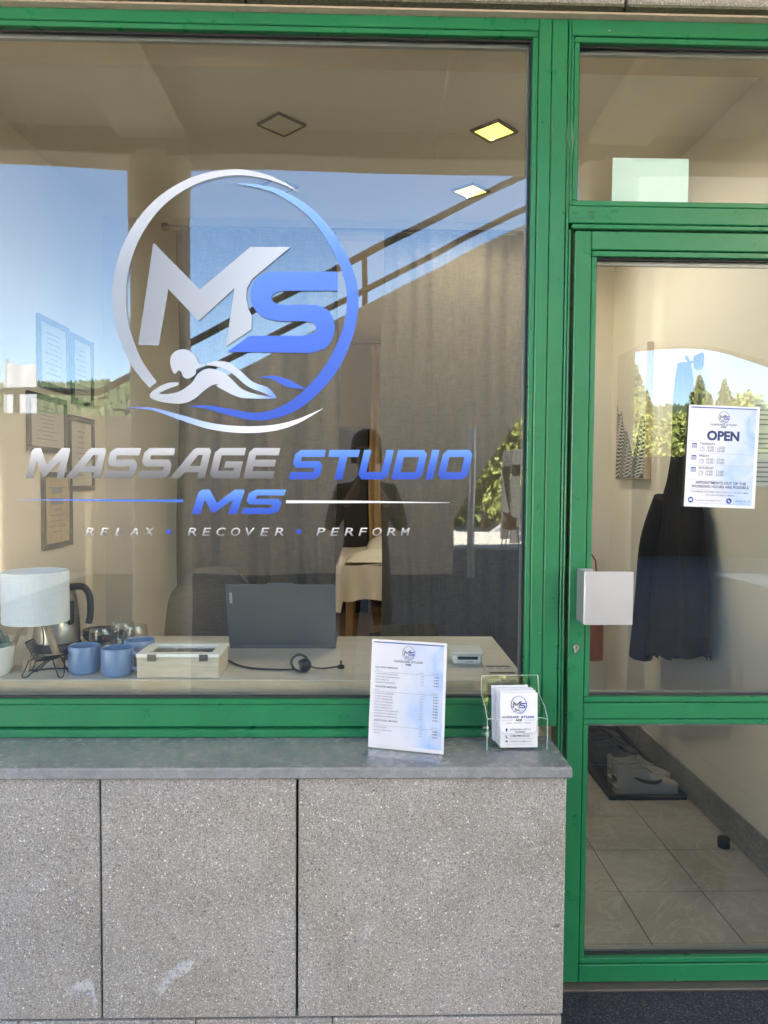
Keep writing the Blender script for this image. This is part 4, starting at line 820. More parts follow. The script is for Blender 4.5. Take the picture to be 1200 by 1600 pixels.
# table lamp
lx, ly = -1.065, .25
lp_ = thing('table_lamp', 'table lamp with pale drum shade on a wooden tripod', 'lamp', (lx, ly, DZ))
MB().grid(lambda s, t: (lx + .101 * math.cos(2 * math.pi * s), ly + .101 * math.sin(2 * math.pi * s), 1.012 + .160 * t), 48, 3).grid(lambda s, t: (lx + .099 * math.cos(-2 * math.pi * s), ly + .099 * math.sin(-2 * math.pi * s), 1.013 + .158 * t), 48, 3).build('lamp_shade', M['shade'], lp_)
for zz in (1.012, 1.172): MB().tube([(lx + .1 * math.cos(a * .2618), ly + .1 * math.sin(a * .2618), zz) for a in range(24)], .0018, 6, True).build('shade_rim', M['white'], lp_)
for k, a in enumerate((R(-18), R(198), R(275))):
    top_ = Vector((lx + .022 * math.cos(a), ly + .022 * math.sin(a), 1.045)); bot = Vector((lx + .092 * math.cos(a), ly + .092 * math.sin(a), DZ + .001)); d = (bot - top_); sd = Vector((-math.sin(a), math.cos(a), 0)); rdl = Vector((math.cos(a), math.sin(a), 0))
    lpz = [top_ + sd * .009 + rdl * .007, top_ - sd * .009 + rdl * .007, top_ - sd * .009 - rdl * .007, top_ + sd * .009 - rdl * .007]; MB().prism(lpz, d).build('leg', M['oak'], lp_)
MB().lathe([(.03, 1.03), (.03, 1.05), (.018, 1.055), (.018, 1.09), (.028, 1.10), (.03, 1.13), (.0, 1.15)], (lx, ly, 0), 20).build('bulb_holder', M['white'], lp_)
MB().tube(smooth_path([(lx, ly + .02, 1.03), (lx + .01, ly + .03, .93), (lx - .01, ly - .06, DZ + .004), (lx + .02, ly - .09, DZ + .003), (lx + .08, ly - .07, DZ + .003), (lx + .17, ly - .06, DZ + .003)], 6), .0025, 6).build('cord', M['black'], lp_)
# kettle
kt = thing('electric_kettle', 'brushed steel electric kettle with black handle behind the lamp', 'kettle', (-1.09, .47, DZ))
MB().lathe([(.0, .03), (.078, .03), (.076, .10), (.068, .18), (.058, .215), (.05, .222), (0, .228)], (-1.09, .47, DZ), 36).build('body', M['steel'], kt); MB().lathe([(.0, 0), (.082, 0), (.082, .022), (.078, .028), (0, .028)], (-1.09, .47, DZ), 36).build('base', M['black'], kt)
MB().tube(smooth_path([(-1.035, .46, DZ + .222), (-.99, .455, DZ + .222), (-.968, .452, DZ + .19), (-.966, .452, DZ + .13), (-.972, .452, DZ + .095)], 6), [.012] * 24 + [.011], 10).build('handle', M['black'], kt); MB().box(-1.02, -1.008, .39, .42, DZ + .10, DZ + .18, .003).build('water_gauge', M['black'], kt)
# plant
pl_ = thing('succulent_plant', 'green succulent in a white pot at the left picture edge', 'plant', (-1.155, .13, DZ))
MB().lathe([(.0, .0), (.055, .0), (.066, .02), (.072, .085), (.068, .088), (.063, .075), (0, .07)], (-1.155, .13, DZ), 32).build('pot', M['white'], pl_)
M['succ'] = plain('succulent_green', (.16, .22, .17), .5, var=.2)
for k in range(16):
    a = k * 2.4; r0 = .012 + .0032 * k; tip = Vector((-1.155 + math.cos(a) * (.02 + .0038 * k), .13 + math.sin(a) * (.02 + .0038 * k), DZ + .145 - .0035 * k)); b0 = Vector((-1.155 + math.cos(a) * .008, .13 + math.sin(a) * .008, DZ + .075)); md = b0.lerp(tip, .55) + Vector((math.cos(a), math.sin(a), 0)) * .012
    q = smooth_path([(*b0, .006), (*md, .012), (*tip, .001)], 4); MB().tube([p[:3] for p in q], [p[3] for p in q], 7).build('leaf', M['succ'], pl_)
# wire phone rest shaped like a lounge chair
wx, wy = -.965, .118
ws = thing('wire_chair_stand', 'small black wire stand shaped like a lounge chair before the lamp', 'stand', (wx, wy, DZ))
def wp(a, b_, c): return (wx + a, wy + b_, DZ + c)
for s in (-1, 1):
    MB().tube(smooth_path([wp(-.050, .03 * s, .052), wp(-.062, .033 * s, .022), wp(-.070, .035 * s, .004), wp(-.055, .035 * s, .003), wp(-.03, .033 * s, .025), wp(.0, .03 * s, .05)], 5), .0022, 6).build('leg', M['blackwire'], ws); MB().tube(smooth_path([wp(.02, .028 * s, .052), wp(.032, .032 * s, .02), wp(.040, .034 * s, .003), wp(.052, .034 * s, .004), wp(.056, .032 * s, .03), wp(.054, .028 * s, .062)], 5), .0022, 6).build('leg', M['blackwire'], ws)
for k in range(6): f = -.03 + .012 * k; MB().tube([wp(-.03, f, .048), wp(.02, f, .054), wp(.055, f, .068)], .0018, 6).build('seat_wire', M['blackwire'], ws)
for k in range(6): f = -.03 + .012 * k; MB().tube([wp(-.03, f, .048), wp(-.062, f * .9, .105)], .0018, 6).build('back_wire', M['blackwire'], ws)
for q in ((wp(-.062, -.028, .105), wp(-.062, .028, .105)), (wp(.055, -.03, .068), wp(.055, .03, .068)), (wp(-.03, -.03, .048), wp(-.03, .03, .048))): MB().tube(q, .0026, 6).build('cross_wire', M['blackwire'], ws)
# mugs
def mug(x, y, lab, ha):
    t = thing('mug', lab, 'mug', (x, y, DZ), 'blue mugs on the desk'); MB().lathe([(.0, .001), (.040, .001), (.0455, .006), (.0475, .02), (.0475, .082), (.046, .085), (.044, .083), (.044, .02), (.03, .008), (0, .008)], (x, y, DZ), 36).build('body', M['blue_mug'], t)
    d = Vector((math.cos(ha), math.sin(ha), 0)); c = Vector((x, y, DZ)); MB().tube(smooth_path([tuple(c + d * .046 + UZ * .066), tuple(c + d * .066 + UZ * .066), tuple(c + d * .077 + UZ * .045), tuple(c + d * .066 + UZ * .024), tuple(c + d * .046 + UZ * .022)], 5), .0055, 8).build('handle', M['blue_mug'], t)
mug(-.873, .150, 'blue mug at left of the three, its handle turned away', R(120)); mug(-.762, .122, 'blue mug in front with its handle turned right', R(-8)); mug(-.728, .235, 'blue mug at the rear, half behind the front one', R(70))
def tumbler(x, y, lab):
    tag(MB().lathe([(.0, .001), (.030, .001), (.038, .012), (.043, .04), (.040, .08), (.0365, .098), (.0352, .098), (.0385, .08), (.0415, .04), (.036, .014), (0, .010)], (x, y, DZ), 32).build('drinking_glass', M['tumbler'], loc=(x, y, DZ)), lab, 'glass', 'clear tumblers')
tumbler(-.895, .365, 'clear tumbler at left of the three behind the mugs'); tumbler(-.858, .47, 'clear tumbler at the back of the three'); tumbler(-.795, .405, 'clear tumbler at right of the three, beside the tea box')
for k in range(2):
    tag(MB().lathe([(.0, .0), (.04, .0), (.058, .014), (.062, .026), (.058, .027), (.035, .008), (0, .006)], (-.985, .60, DZ + .001 + k * .018), 28).build('wooden_bowl', M['oak_dark'] if 'oak_dark' in M else M['bark'], loc=(-.985, .60, DZ)), ('lower brown wooden bowl behind the tumblers', 'upper brown wooden bowl nested in the lower one')[k], 'bowl', 'brown bowls')
tag(MB().lathe([(.0, 0), (.028, .004), (.034, .02), (.022, .034), (0, .038)], (-.905, .63, DZ), 20, 1.2, .8).build('brown_stone', M['bark'], loc=(-.905, .63, DZ)), 'rounded brown stone behind the tumblers', 'stone')
tr2 = tag(MB().box(-1.02, -.80, .30, .66, DZ + .0003, DZ + .0008).build('place_mat', M['bark'], loc=(-.9, .5, DZ)), 'dark woven place mat under the tumblers', 'place mat')
# tea box
tb = thing('tea_box', 'pale wooden tea box with white framed glass lid on the desk', 'box', (-.567, .17, DZ)); x0, x1, y0, y1 = -.690, -.444, .080, .235
Z0, Z1 = DZ + .001, DZ + .062
MB().box(x0, x1, y0, y0 + .008, Z0, Z1, .001).box(x0, x1, y1 - .008, y1, Z0, Z1, .001).box(x0, x0 + .008, y0 + .009, y1 - .009, Z0, Z1).box(x1 - .008, x1, y0 + .009, y1 - .009, Z0, Z1).box(x0 + .009, x1 - .009, y0 + .009, y1 - .009, Z0, Z0 + .005).build('case', M['pale_wood'], tb)
for k in (1, 2): MB().box(x0 + (x1 - x0) * k / 3 - .003, x0 + (x1 - x0) * k / 3 + .003, y0 + .009, y1 - .009, Z0 + .006, Z1 - .006).build('divider', M['pale_wood'], tb)
for k, c_ in enumerate(('black_frame', 'oak', 'rail')): MB().box(x0 + .012 + k * .082, x0 + .072 + k * .082, y0 + .02, y1 - .02, Z0 + .0055, Z0 + .045, .002).build('tea_bags', M[c_], tb)
Z2 = Z1 + .012
for (a, b_, c, d) in ((x0 - .002, x1 + .002, y0 - .002, y0 + .026), (x0 - .002, x1 + .002, y1 - .024, y1 + .002), (x0 - .002, x0 + .026, y0 + .0262, y1 - .0242), (x1 - .026, x1 + .002, y0 + .0262, y1 - .0242)): MB().box(a, b_, c, d, Z1 + .001, Z2, .001).build('lid_frame', M['white'], tb)
MB().box(x0 + .024, x1 - .024, y0 + .0265, y1 - .0245, Z1 + .004, Z1 + .006).build('lid_glass', M['clear'], tb)
for xx in (x0 + .032, x1 - .058): MB().box(xx, xx + .026, y0 - .0045, y0 - .0022, Z1 - .010, Z1 + .011, .001).tube([(xx, y0 - .004, Z1 + .0005), (xx + .026, y0 - .004, Z1 + .0005)], .0018, 6).build('hinge', M['rail'], tb)
# laptop (lid back faces the street)
lt = thing('laptop', 'open grey laptop with the back of its lid to the window', 'laptop', (-.294, .52, DZ)); x0, x1 = -.482, -.105
MB().box(x0, x1, .475, .735, DZ + .001, DZ + .016, .003).build('base', M['laptop'], lt); Ml = Matrix.Translation((0, .470, DZ + .017)) @ Matrix.Rotation(R(17), 4, 'X')
ld = MB().box(x0 - .001, x1 + .001, -.006, 0, 0, .236, .0025, Ml).build('lid', M['laptop'], lt); MB().box(x0 + .01, x1 - .01, .0003, .0012, .012, .228, 0, Ml).build('screen', M['black'], lt); MB().box(-.34, -.25, -.0064, -.0001, .236, .241, .001, Ml).build('camera_bump', M['laptop'], ld)
MB().box(x0 + .010, x0 + .020, -.0068, -.0058, .165, .205, 0, Ml).build('badge', M['alu'], ld)
# charger cord and plug
cd = thing('charger_cord', 'black charger cord with plug lying on the desk before the laptop', 'cord', (-.25, .2, DZ))
MB().tube(smooth_path([(-.46, .30, DZ + .004), (-.42, .235, DZ + .004), (-.37, .19, DZ + .004), (-.30, .170, DZ + .004), (-.215, .160, DZ + .006)], 6), .0032, 8).build('cord', M['black'], cd)
MB().lathe([(.0, -.012), (.017, -.011), (.021, -.004), (.021, .010), (.014, .022), (.006, .026)], n=18, M=Matrix.Translation((-.195, .155, DZ + .020)) @ Matrix.Rotation(R(75), 4, 'Y')).build('plug', M['black'], cd); MB().tube([(-.205 + .026 * math.cos(a * .4), .150, DZ + .03 + .026 * math.sin(a * .4)) for a in range(14)], .004, 7).build('cord_loop', M['black'], cd)
MB().tube(smooth_path([(-.175, .155, DZ + .018), (-.14, .165, DZ + .008), (-.095, .17, DZ + .012), (-.085, .172, DZ + .012)], 5), .003, 8).box(-.088, -.066, .166, .178, DZ + .006, DZ + .018, .002).tube([(-.077, .172, DZ + .018), (-.077, .172, DZ + .032)], .003, 8).build('connector', M['black'], cd)
# card terminal
kt2 = thing('card_terminal', 'small white card terminal on the desk right of the price list', 'card reader', (.335, .27, DZ))
MB().box(.287, .383, .235, .33, DZ + .001, DZ + .036, .008).build('body', M['greywhite'], kt2); MB().box(.281, .389, .228, .338, DZ + .0365, DZ + .045, .004).build('top_cover', M['greywhite'], kt2); MB().box(.302, .368, .2335, .2348, DZ + .020, DZ + .030).build('display_band', M['black'], kt2)
put_text('S sumup', (.326, .2343, DZ + .011), UX, UZ, .026, M['ink'], kt2, bold=.01)
cdz = thing('info_card', 'printed card with dark header lying at the right desk corner', 'card', (.43, .19, DZ)); MB().box(.385, .478, .10, .24, DZ + .0006, DZ + .0012).build('card', M['mount'], cdz); MB().box(.392, .47, .215, .228, DZ + .0013, DZ + .0016).box(.392, .47, .13, .150, DZ + .0013, DZ + .0016).build('print_bars', M['ink'], cdz); mb = MB()
for k in range(3): mb.box(.395 + k * .026, .413 + k * .026, .19, .198, DZ + .0013, DZ + .0016)
stuff(mb.build('print_marks', M['ink_grey'], cdz))
# chair behind the desk
ch = thing('desk_chair', 'brown upholstered shell chair behind the desk, left of the laptop', 'chair', (-.72, 1.15, 0))
def shell(s, t):
    a = (s - .5) * 2; wv = .215 * (1 - .10 * t ** 3); x = -.70 + a * wv * (1 if t < .8 else 1 - .35 * ((t - .8) / .2) ** 2 * abs(a))
    return (x, 1.22 + .16 * t - .10 * (1 - a * a) * -1 - .12, .46 + .60 * t - .035 * abs(a) ** 4)
MB().grid(shell, 24, 16).grid(lambda s, t: (lambda q: (q[0], q[1] + .03, q[2] - .004))(shell(1 - s, t)), 24, 16).build('backrest', M['brown_seat'], ch); MB().box(-.92, -.48, .85, 1.25, .42, .49, .03).build('seat', M['brown_seat'], ch)
for sx in (-.86, -.54):
    for sy in (.89, 1.2): MB().tube([(sx * 1.0, sy, .43), (sx + (.03 if sx > -.7 else -.03), sy + (.03 if sy > 1 else -.03), -.0005)], [.016, .010]).build('leg', M['black'], ch)

# ================================================================ THE PLACE BEHIND THE CAMERA (seen in the panes)
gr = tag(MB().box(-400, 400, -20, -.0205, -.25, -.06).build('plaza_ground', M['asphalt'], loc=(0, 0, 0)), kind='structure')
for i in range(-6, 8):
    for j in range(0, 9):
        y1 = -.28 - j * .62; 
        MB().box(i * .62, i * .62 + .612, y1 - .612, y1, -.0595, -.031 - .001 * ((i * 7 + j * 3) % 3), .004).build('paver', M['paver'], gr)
tag(MB().box(-60, -4.4, -9.8, -.6, -.0595, -.034).box(5.7, 60, -9.8, -.6, -.0595, -.034).build('bounce_forecourt', M['sunny'], loc=(0, 0, 0)), kind='structure')  # pale ground added out of view, bounces sunlight up to the canopy
M['terrace'] = plain('terrace_paving', (.40, .36, .30), .85, var=.12, scale=3)
tag(MB().box(-60, 60, -20, -14.2, -.0595, -.035).build('sunlit_terrace', M['terrace'], loc=(0, 0, 0)), kind='structure')
tag(MB().box(-400, 400, -200, -20.05, -2.0, -1.7).build('car_park_ground', M['sunny'], loc=(0, 0, 0)), kind='structure')
def hillz(x, y):
    d = max(0, min(1, (-y - 150) / 240)); return -3 + 52 * d * d * (3 - 2 * d) * (.84 + .16 * math.cos((x + 150) * .013) + .05 * math.sin(x * .05))
hl = MB().grid(lambda s, t: (-520 + 1040 * s, -110 - 420 * t, hillz(-520 + 1040 * s, -110 - 420 * t)), 80, 40).build('wooded_hill', M['leaf_c'], loc=(0, 0, 0)); tag(hl, kind='structure')
mb = MB(); rnd = random.Random(3)
for k in range(9000):
    x = rnd.uniform(-420, 320); y = rnd.uniform(-420, -240); z = hillz(x, y); h = rnd.uniform(2.5, 5); r = h * rnd.uniform(.3, .5); a0 = rnd.uniform(0, 2)
    mb.add([(x + r * math.cos(a0 + a * 1.257), y + r * math.sin(a0 + a * 1.257), z + .1 * h) for a in range(5)] + [(x, y, z + h)], [[a, (a + 1) % 5, 5] for a in range(5)])
tag(mb.build('hill_forest', M['leaf_c'], loc=(0, 0, 0)), 'far wooded hillside under the sky in the reflection', 'forest', kind='stuff')
# stair with arched flank wall
SY = -10.0
gw = tag(MB().box(4.8, 13.5, -13.1, -12.8, -.0595, 1.95, .02).build('added_dark_wall', plain('dark_blocking_wall', (.05, .042, .034), .8, var=.2, scale=8), loc=(9, -13, -.06)), 'added dark brown wall behind the arch, darkening the reflection in the door glass', 'wall')  # wall added to keep the sunlit ground out of the door reflection
sw_ = thing('outdoor_stair', 'beige outdoor stair with arched flank wall and dark railings, reflected in the window', 'stair', (0, SY, 0))
def stz(x): return 3.28 + (x + 2.04) * .508
xs = [-40, -4.37] + [-4.37 + .3 * i for i in range(1, 57)]
prof = []
for x in xs: prof.append((x, 2.51 if x <= -4.37 else max(2.51, stz(x) - .0)))
ax0, ax1 = 1.40, 9.0; axc = (ax0 + ax1) / 2; ahw = (ax1 - ax0) / 2
arch = [(axc + ahw * (-1 + 2 * i / 40), .85 + 2.9 * (1 - abs(-1 + 2 * i / 40) ** 2.5)) for i in range(41)]
xe = prof[-1][0]
loop = [(-40, -.06)] + prof + [(xe, -.06), (ax1, -.06)] + arch[::-1] + [(ax0, -.06)]
vs, fs = loops_mesh([loop], .14); MB().add([(p.x, SY + p.z, p.y) for p in vs], fs).build('flank_wall', M['concrete'], sw_)
MB().box(-40, -4.4, SY - 2.2, SY - .145, 2.0, 2.3).build('landing', M['concrete'], sw_)
for k in range(24): x = -4.4 + .3 * k; MB().box(x, x + .32, SY - 2.0, SY - .145, stz(x) - .75, stz(x) - .55).build('step', M['concrete'], sw_)
for (da, r) in ((.80, .058), (.30, .05)):
    zf = 2.51 + (.375 if da > .5 else .12); x1_ = xe
    MB().tube(([(-40, SY, zf), (-4.35, SY, zf)] if da > .5 else [(-3.95, SY, 2.58)]) + [(x1_, SY, stz(x1_) + da * (1.2 if da > .5 else 1.0))], r, 8).build('handrail', M['rail'], sw_)
for k in range(5):
    x = -3.05 + 3.0 * k
    MB().box(x - .045, x + .045, SY - .03, SY + .03, stz(x) - .05, stz(x) + .80 + .02 * k, .004).build('rail_post', M['rail'], sw_)
for k in range(6): x = -5.6 - 2.2 * k; MB().box(x - .04, x + .04, SY - .03, SY + .03, 2.45, 2.88, .004).build('rail_post', M['rail'], sw_)
for x, w, lab in ((1.62, .09, 'slim pale steel post beside the arch, reflected right of the price list'), ):
    tag(MB().lathe([(.06, -.06), (.06, 2.3)], (x, SY + .6, 0), 20).build('steel_post', M['alu'], loc=(x, SY + .6, -.06)), lab, 'post')
pg = thing('shelter', 'grey flat roofed shelter beyond the arch, reflected at the right window edge', 'shelter', (4.6, -16, -.04)); MB().box(3.5, 4.7, -17.0, -15.5, 1.85, 2.25, .02).build('roof', M['paver'], pg)
for x in (3.65,):
    for y in (-15.8, -17.2): MB().box(x - .11, x + .11, y - .11, y + .11, -.036, 1.849).build('post', M['paver'], pg)
# cafe chairs on the terrace
M['rattan'] = plain('tan_rattan', (.34, .17, .07), .7, var=.25, scale=40)
def cafe(x, y, rz, lab, proto=[None]):
    if proto[0] is None:
        t = thing('cafe_chair', lab, 'chair', (0, 0, 0), 'cafe chairs on the terrace')
        MB().grid(lambda s, q: (.27 * math.cos(math.pi * (s * 1.1 - .05)), .25 * math.sin(math.pi * (s * 1.1 - .05)) , .44 + .36 * q * (.55 + .45 * math.sin(math.pi * s))), 16, 4).build('backrest', M['rattan'], t); MB().lathe([(0, .42), (.25, .42), (.26, .45), (0, .46)], (0, 0, 0), 20).build('seat', M['rattan'], t)
        for sx in (-.2, .2):
            for sy in (-.2, .2): MB().tube([(sx * .8, sy * .8, .43), (sx * 1.15, sy * 1.15, 0)], .014).build('leg', M['rail'], t)
        proto[0] = t
    else: t = copy_tree(proto[0])
    t.location = (x, y, -.035); t.rotation_euler = (0, 0, rz); t['label'] = lab
cafe(3.35, -14.6, 2.0, 'tan cafe chair on the sunny terrace, nearest the shelter post'); cafe(4.25, -15.1, -.5, 'tan cafe chair on the terrace, right of the nearest one'); cafe(5.4, -14.7, 1.1, 'tan cafe chair on the terrace, rightmost')
# parked cars
def car_paint(n, c): return plain(n, c, .25, .3, .03)
def make_car(lab, paint):
    t = thing('parked_car', lab, 'car', (0, 0, 0), 'cars in the lower car park'); prof_ = [(-2.1, .35), (-2.15, .7), (-2.05, .95), (-1.5, 1.02), (-.9, 1.42), (-.2, 1.50), (.6, 1.44), (1.25, 1.0), (2.0, .85), (2.15, .6), (2.1, .32)]
    mb = MB(); n = len(prof_); 
    def sec(w0): return [( x, (w0 if z < .98 else w0 - .22 * min(1, (z - .98) / .45)), z) for x, z in prof_]
    L, Rr = [(x, -y, z) for x, y, z in sec(.86)], sec(.86)
    mb.add(L + Rr, [[i, i + 1, n + i + 1, n + i] for i in range(n - 1)] + [[n - 1, 0, n, 2 * n - 1]] + [list(range(n))[::-1], list(range(n, 2 * n))]); mb.build('body', paint, t)
    for s in (-1, 1):
        MB().add([(x, s * y, z) for x, y, z in ((-1.35, .862, 1.04), (-.85, .70, 1.36), (.5, .70, 1.38), (1.05, .862, 1.03))], [[0, 1, 2, 3]]).build('side_window', M['black'], t)
        for x in (-1.3, 1.32):
            w = MB().lathe([(.0, -.1), (.31, -.1), (.33, -.06), (.33, .06), (.31, .1), (0, .1)], n=22, M=Matrix.Translation((x, s * .8, .33)) @ Matrix.Rotation(R(90), 4, 'X')).build('wheel', M['black'], t); MB().lathe([(.0, -.105), (.2, -.105), (.2, .105), (0, .105)], n=18, M=Matrix.Translation((x, s * .8, .33)) @ Matrix.Rotation(R(90), 4, 'X')).build('rim', M['alu'], w)
    MB().add([(.66, -.66, 1.435), (.66, .66, 1.435), (1.22, .80, 1.03), (1.22, -.80, 1.03)], [[0, 1, 2, 3]]).build('windscreen', M['black'], t); MB().add([(-.95, -.66, 1.41), (-.95, .66, 1.41), (-1.46, .8, 1.06), (-1.46, -.8, 1.06)], [[0, 3, 2, 1]]).build('rear_window', M['black'], t)
    for s in (-1, 1): MB().box(2.03, 2.13, s * .6 - .17, s * .6 + .17, .66, .8, .02).build('headlight', M['white'], t)
    return t
for k, (x, y, rz, lab, c) in enumerate(((2.6, -27, .1, 'dark blue parked car beyond the arch', (.02, .03, .06)), (6.2, -29, 3.2, 'black parked car right of the dark blue one', (.02, .02, .022)), (11.5, -28, .05, 'white parked car seen through the door reflection', (.7, .7, .7)), (17, -29, 0, 'silver parked car at the right of the row', (.4, .41, .42)))):
    t = make_car(lab, car_paint('car_paint_%d' % k, c)); t.location = (x, y, -1.70); t.rotation_euler = (0, 0, rz)
# banner on a pole
fg = thing('flag', 'white banner flag on a pole above the left landing in the reflection', 'flag', (-8.6, -16, 0)); MB().tube([(-8.62, -16, -.04), (-8.62, -16, 4.35)], .04).build('pole', M['alu'], fg)
MB().grid(lambda s, t: (-8.58 + .72 * s, -16 + .06 * math.sin(s * 8 + t), 2.9 + 1.35 * t - .05 * s), 16, 10).build('cloth', plain('flag_cloth', (.34, .34, .37), .8, var=.15, scale=3), fg)
# trees
def crown_mesh(kind, seed, n):
    rnd = random.Random(seed); mb = MB(); blobs = []
    if kind == 'conifer':
        for _ in range(n):
            t = 1 - rnd.random() ** .55; a = rnd.uniform(0, 6.283); lay = .86 + .14 * math.sin(t * 44 + 2.0 * math.sin(a * 2 + seed)); r = ((1 - t) ** .85 * .27 + .006) * lay * (.9 + .18 * math.sin(a * 5 + t * 21)) * rnd.uniform(.25, 1.0) ** .5
            blobs.append((r * math.cos(a), r * math.sin(a), .06 + .94 * t - .16 * r, .010 + .014 * (1 - t)))
    else:
        cl = [(rnd.gauss(0, .16), rnd.gauss(0, .16), .62 + rnd.gauss(0, .17), rnd.uniform(.09, .17)) for _ in range(26)]
        for _ in range(n):
            c = rnd.choice(cl); d = Vector((rnd.gauss(0, 1), rnd.gauss(0, 1), rnd.gauss(0, 1))).normalized() * c[3] * rnd.random() ** .4
            blobs.append((c[0] + d.x, c[1] + d.y, max(.2, c[2] + d.z), rnd.uniform(.012, .026)))
    for (x, y, z, s) in blobs:
        u = Vector((rnd.gauss(0, 1), rnd.gauss(0, 1), rnd.gauss(0, .7))).normalized(); w = u.orthogonal().normalized(); w.rotate(Matrix.Rotation(rnd.uniform(0, 6.28), 3, u)); q = u.cross(w); p = Vector((x, y, z)); k = s * 1.3
        mb.add([p - w * k, p - q * s * .6, p + w * k, p + q * s * .6], [[0, 1, 2, 3]])
    return mb
def tree_proto(kind, seed, n, mat, lab):
    t = thing('conifer_tree' if kind == 'conifer' else 'leafy_tree', lab, 'tree', (0, 0, 0), 'trees beyond the car park'); cm = crown_mesh(kind, seed, n); cm.build('crown', mat, t)
    tr_ = MB().tube([(0, 0, 0), (.005, 0, .4), (0, .004, .95 if kind == 'conifer' else .7)], [.022, .016, .004]); rnd = random.Random(seed)
    for k in range(7): a = rnd.uniform(0, 6.28); h = rnd.uniform(.25, .6); tr_.tube([(0, 0, h), (.15 * math.cos(a), .15 * math.sin(a), h + .12)], [.009, .003])
    tr_.build('trunk', M['bark'], t); return t
TP = {('conifer', 0): tree_proto('conifer', 1, 8000, M['leaf_b'], 'x'), ('conifer', 1): tree_proto('conifer', 2, 8000, M['leaf_a'], 'x'), ('leafy', 0): tree_proto('leafy', 3, 9000, M['leaf_a'], 'x'), ('leafy', 1): tree_proto('leafy', 4, 9000, M['leaf_b'], 'x')}
used = set(); spots = []
rnd = random.Random(11)
for k, (x, y, h, kd, v_) in enumerate(((4.5, -40, 9, 'leafy', 0), (8.0, -38, 9.5, 'leafy', 0), (11.5, -42, 11, 'leafy', 1), (14.2, -44, 12, 'conifer', 1), (17.5, -46, 12.5, 'conifer', 0), (20.5, -43, 11.0, 'conifer', 1), (23.5, -46, 11.4, 'conifer', 0), (26.5, -44, 11, 'conifer', 1), (30, -47, 11.5, 'conifer', 0), (1.0, -43, 9, 'leafy', 1), (6.0, -50, 12, 'conifer', 0), (9.8, -51, 12.5, 'conifer', 1), (13, -33, 6.5, 'leafy', 0), (18.5, -35, 7, 'leafy', 0), (23, -34, 6, 'leafy', 1), (-13.2, -60, 8.0, 'leafy', 0), (34, -44, 12, 'conifer', 1), (16.0, -40, 9.5, 'conifer', 0), (19.2, -39, 9.2, 'conifer', 1), (22.2, -40, 9.0, 'conifer', 1), (25.2, -39, 8.8, 'conifer', 0), (28.2, -40, 9.4, 'conifer', 1), (6.1, -36, 8.5, 'leafy', 0), (9.6, -35, 8.5, 'leafy', 0))):
    if (kd, v_) not in used: t = TP[(kd, v_)]; used.add((kd, v_))
    else: t = copy_tree(TP[(kd, v_)])
    t.location = (x, y, -1.72); s = h * (.9 if kd == 'conifer' else 1.05); t.scale = (s * (1.0 if kd == 'conifer' else 1.05), s, s); t.rotation_euler = (0, 0, rnd.uniform(0, 6.28))
    t['label'] = ('leafy yellow green tree right behind the dark blue car', 'leafy yellow green tree behind the black car', 'darker leafy tree between the black and the white car', 'yellowish conifer behind the white car', 'dark conifer right of the yellowish one behind the white car', 'pale conifer behind the silver car', 'dark conifer just right of the silver car', 'pale conifer second right of the silver car', 'dark conifer third right of the silver car', 'dark leafy tree at the left end of the row beyond the arch', 'dark conifer rising behind the first two leafy trees', 'pale conifer rising behind the black car', 'low yellow green tree in front, by the white car', 'low yellow green tree in front, by the silver car', 'low dark tree in front, right end of the car park', 'lone tree before the hill, reflected at the far left', 'pale conifer at the right end of the row', 'shorter dark conifer in the front rank, left of the silver car', 'shorter pale conifer in the front rank, above the silver car', 'shorter pale conifer in the front rank, right of the silver car', 'shorter dark conifer in the front rank, second from its right end', 'shorter pale conifer at the right end of the front rank', 'nearest leafy tree over the gap between the two dark cars', 'nearest leafy tree just right of the black car')[k]

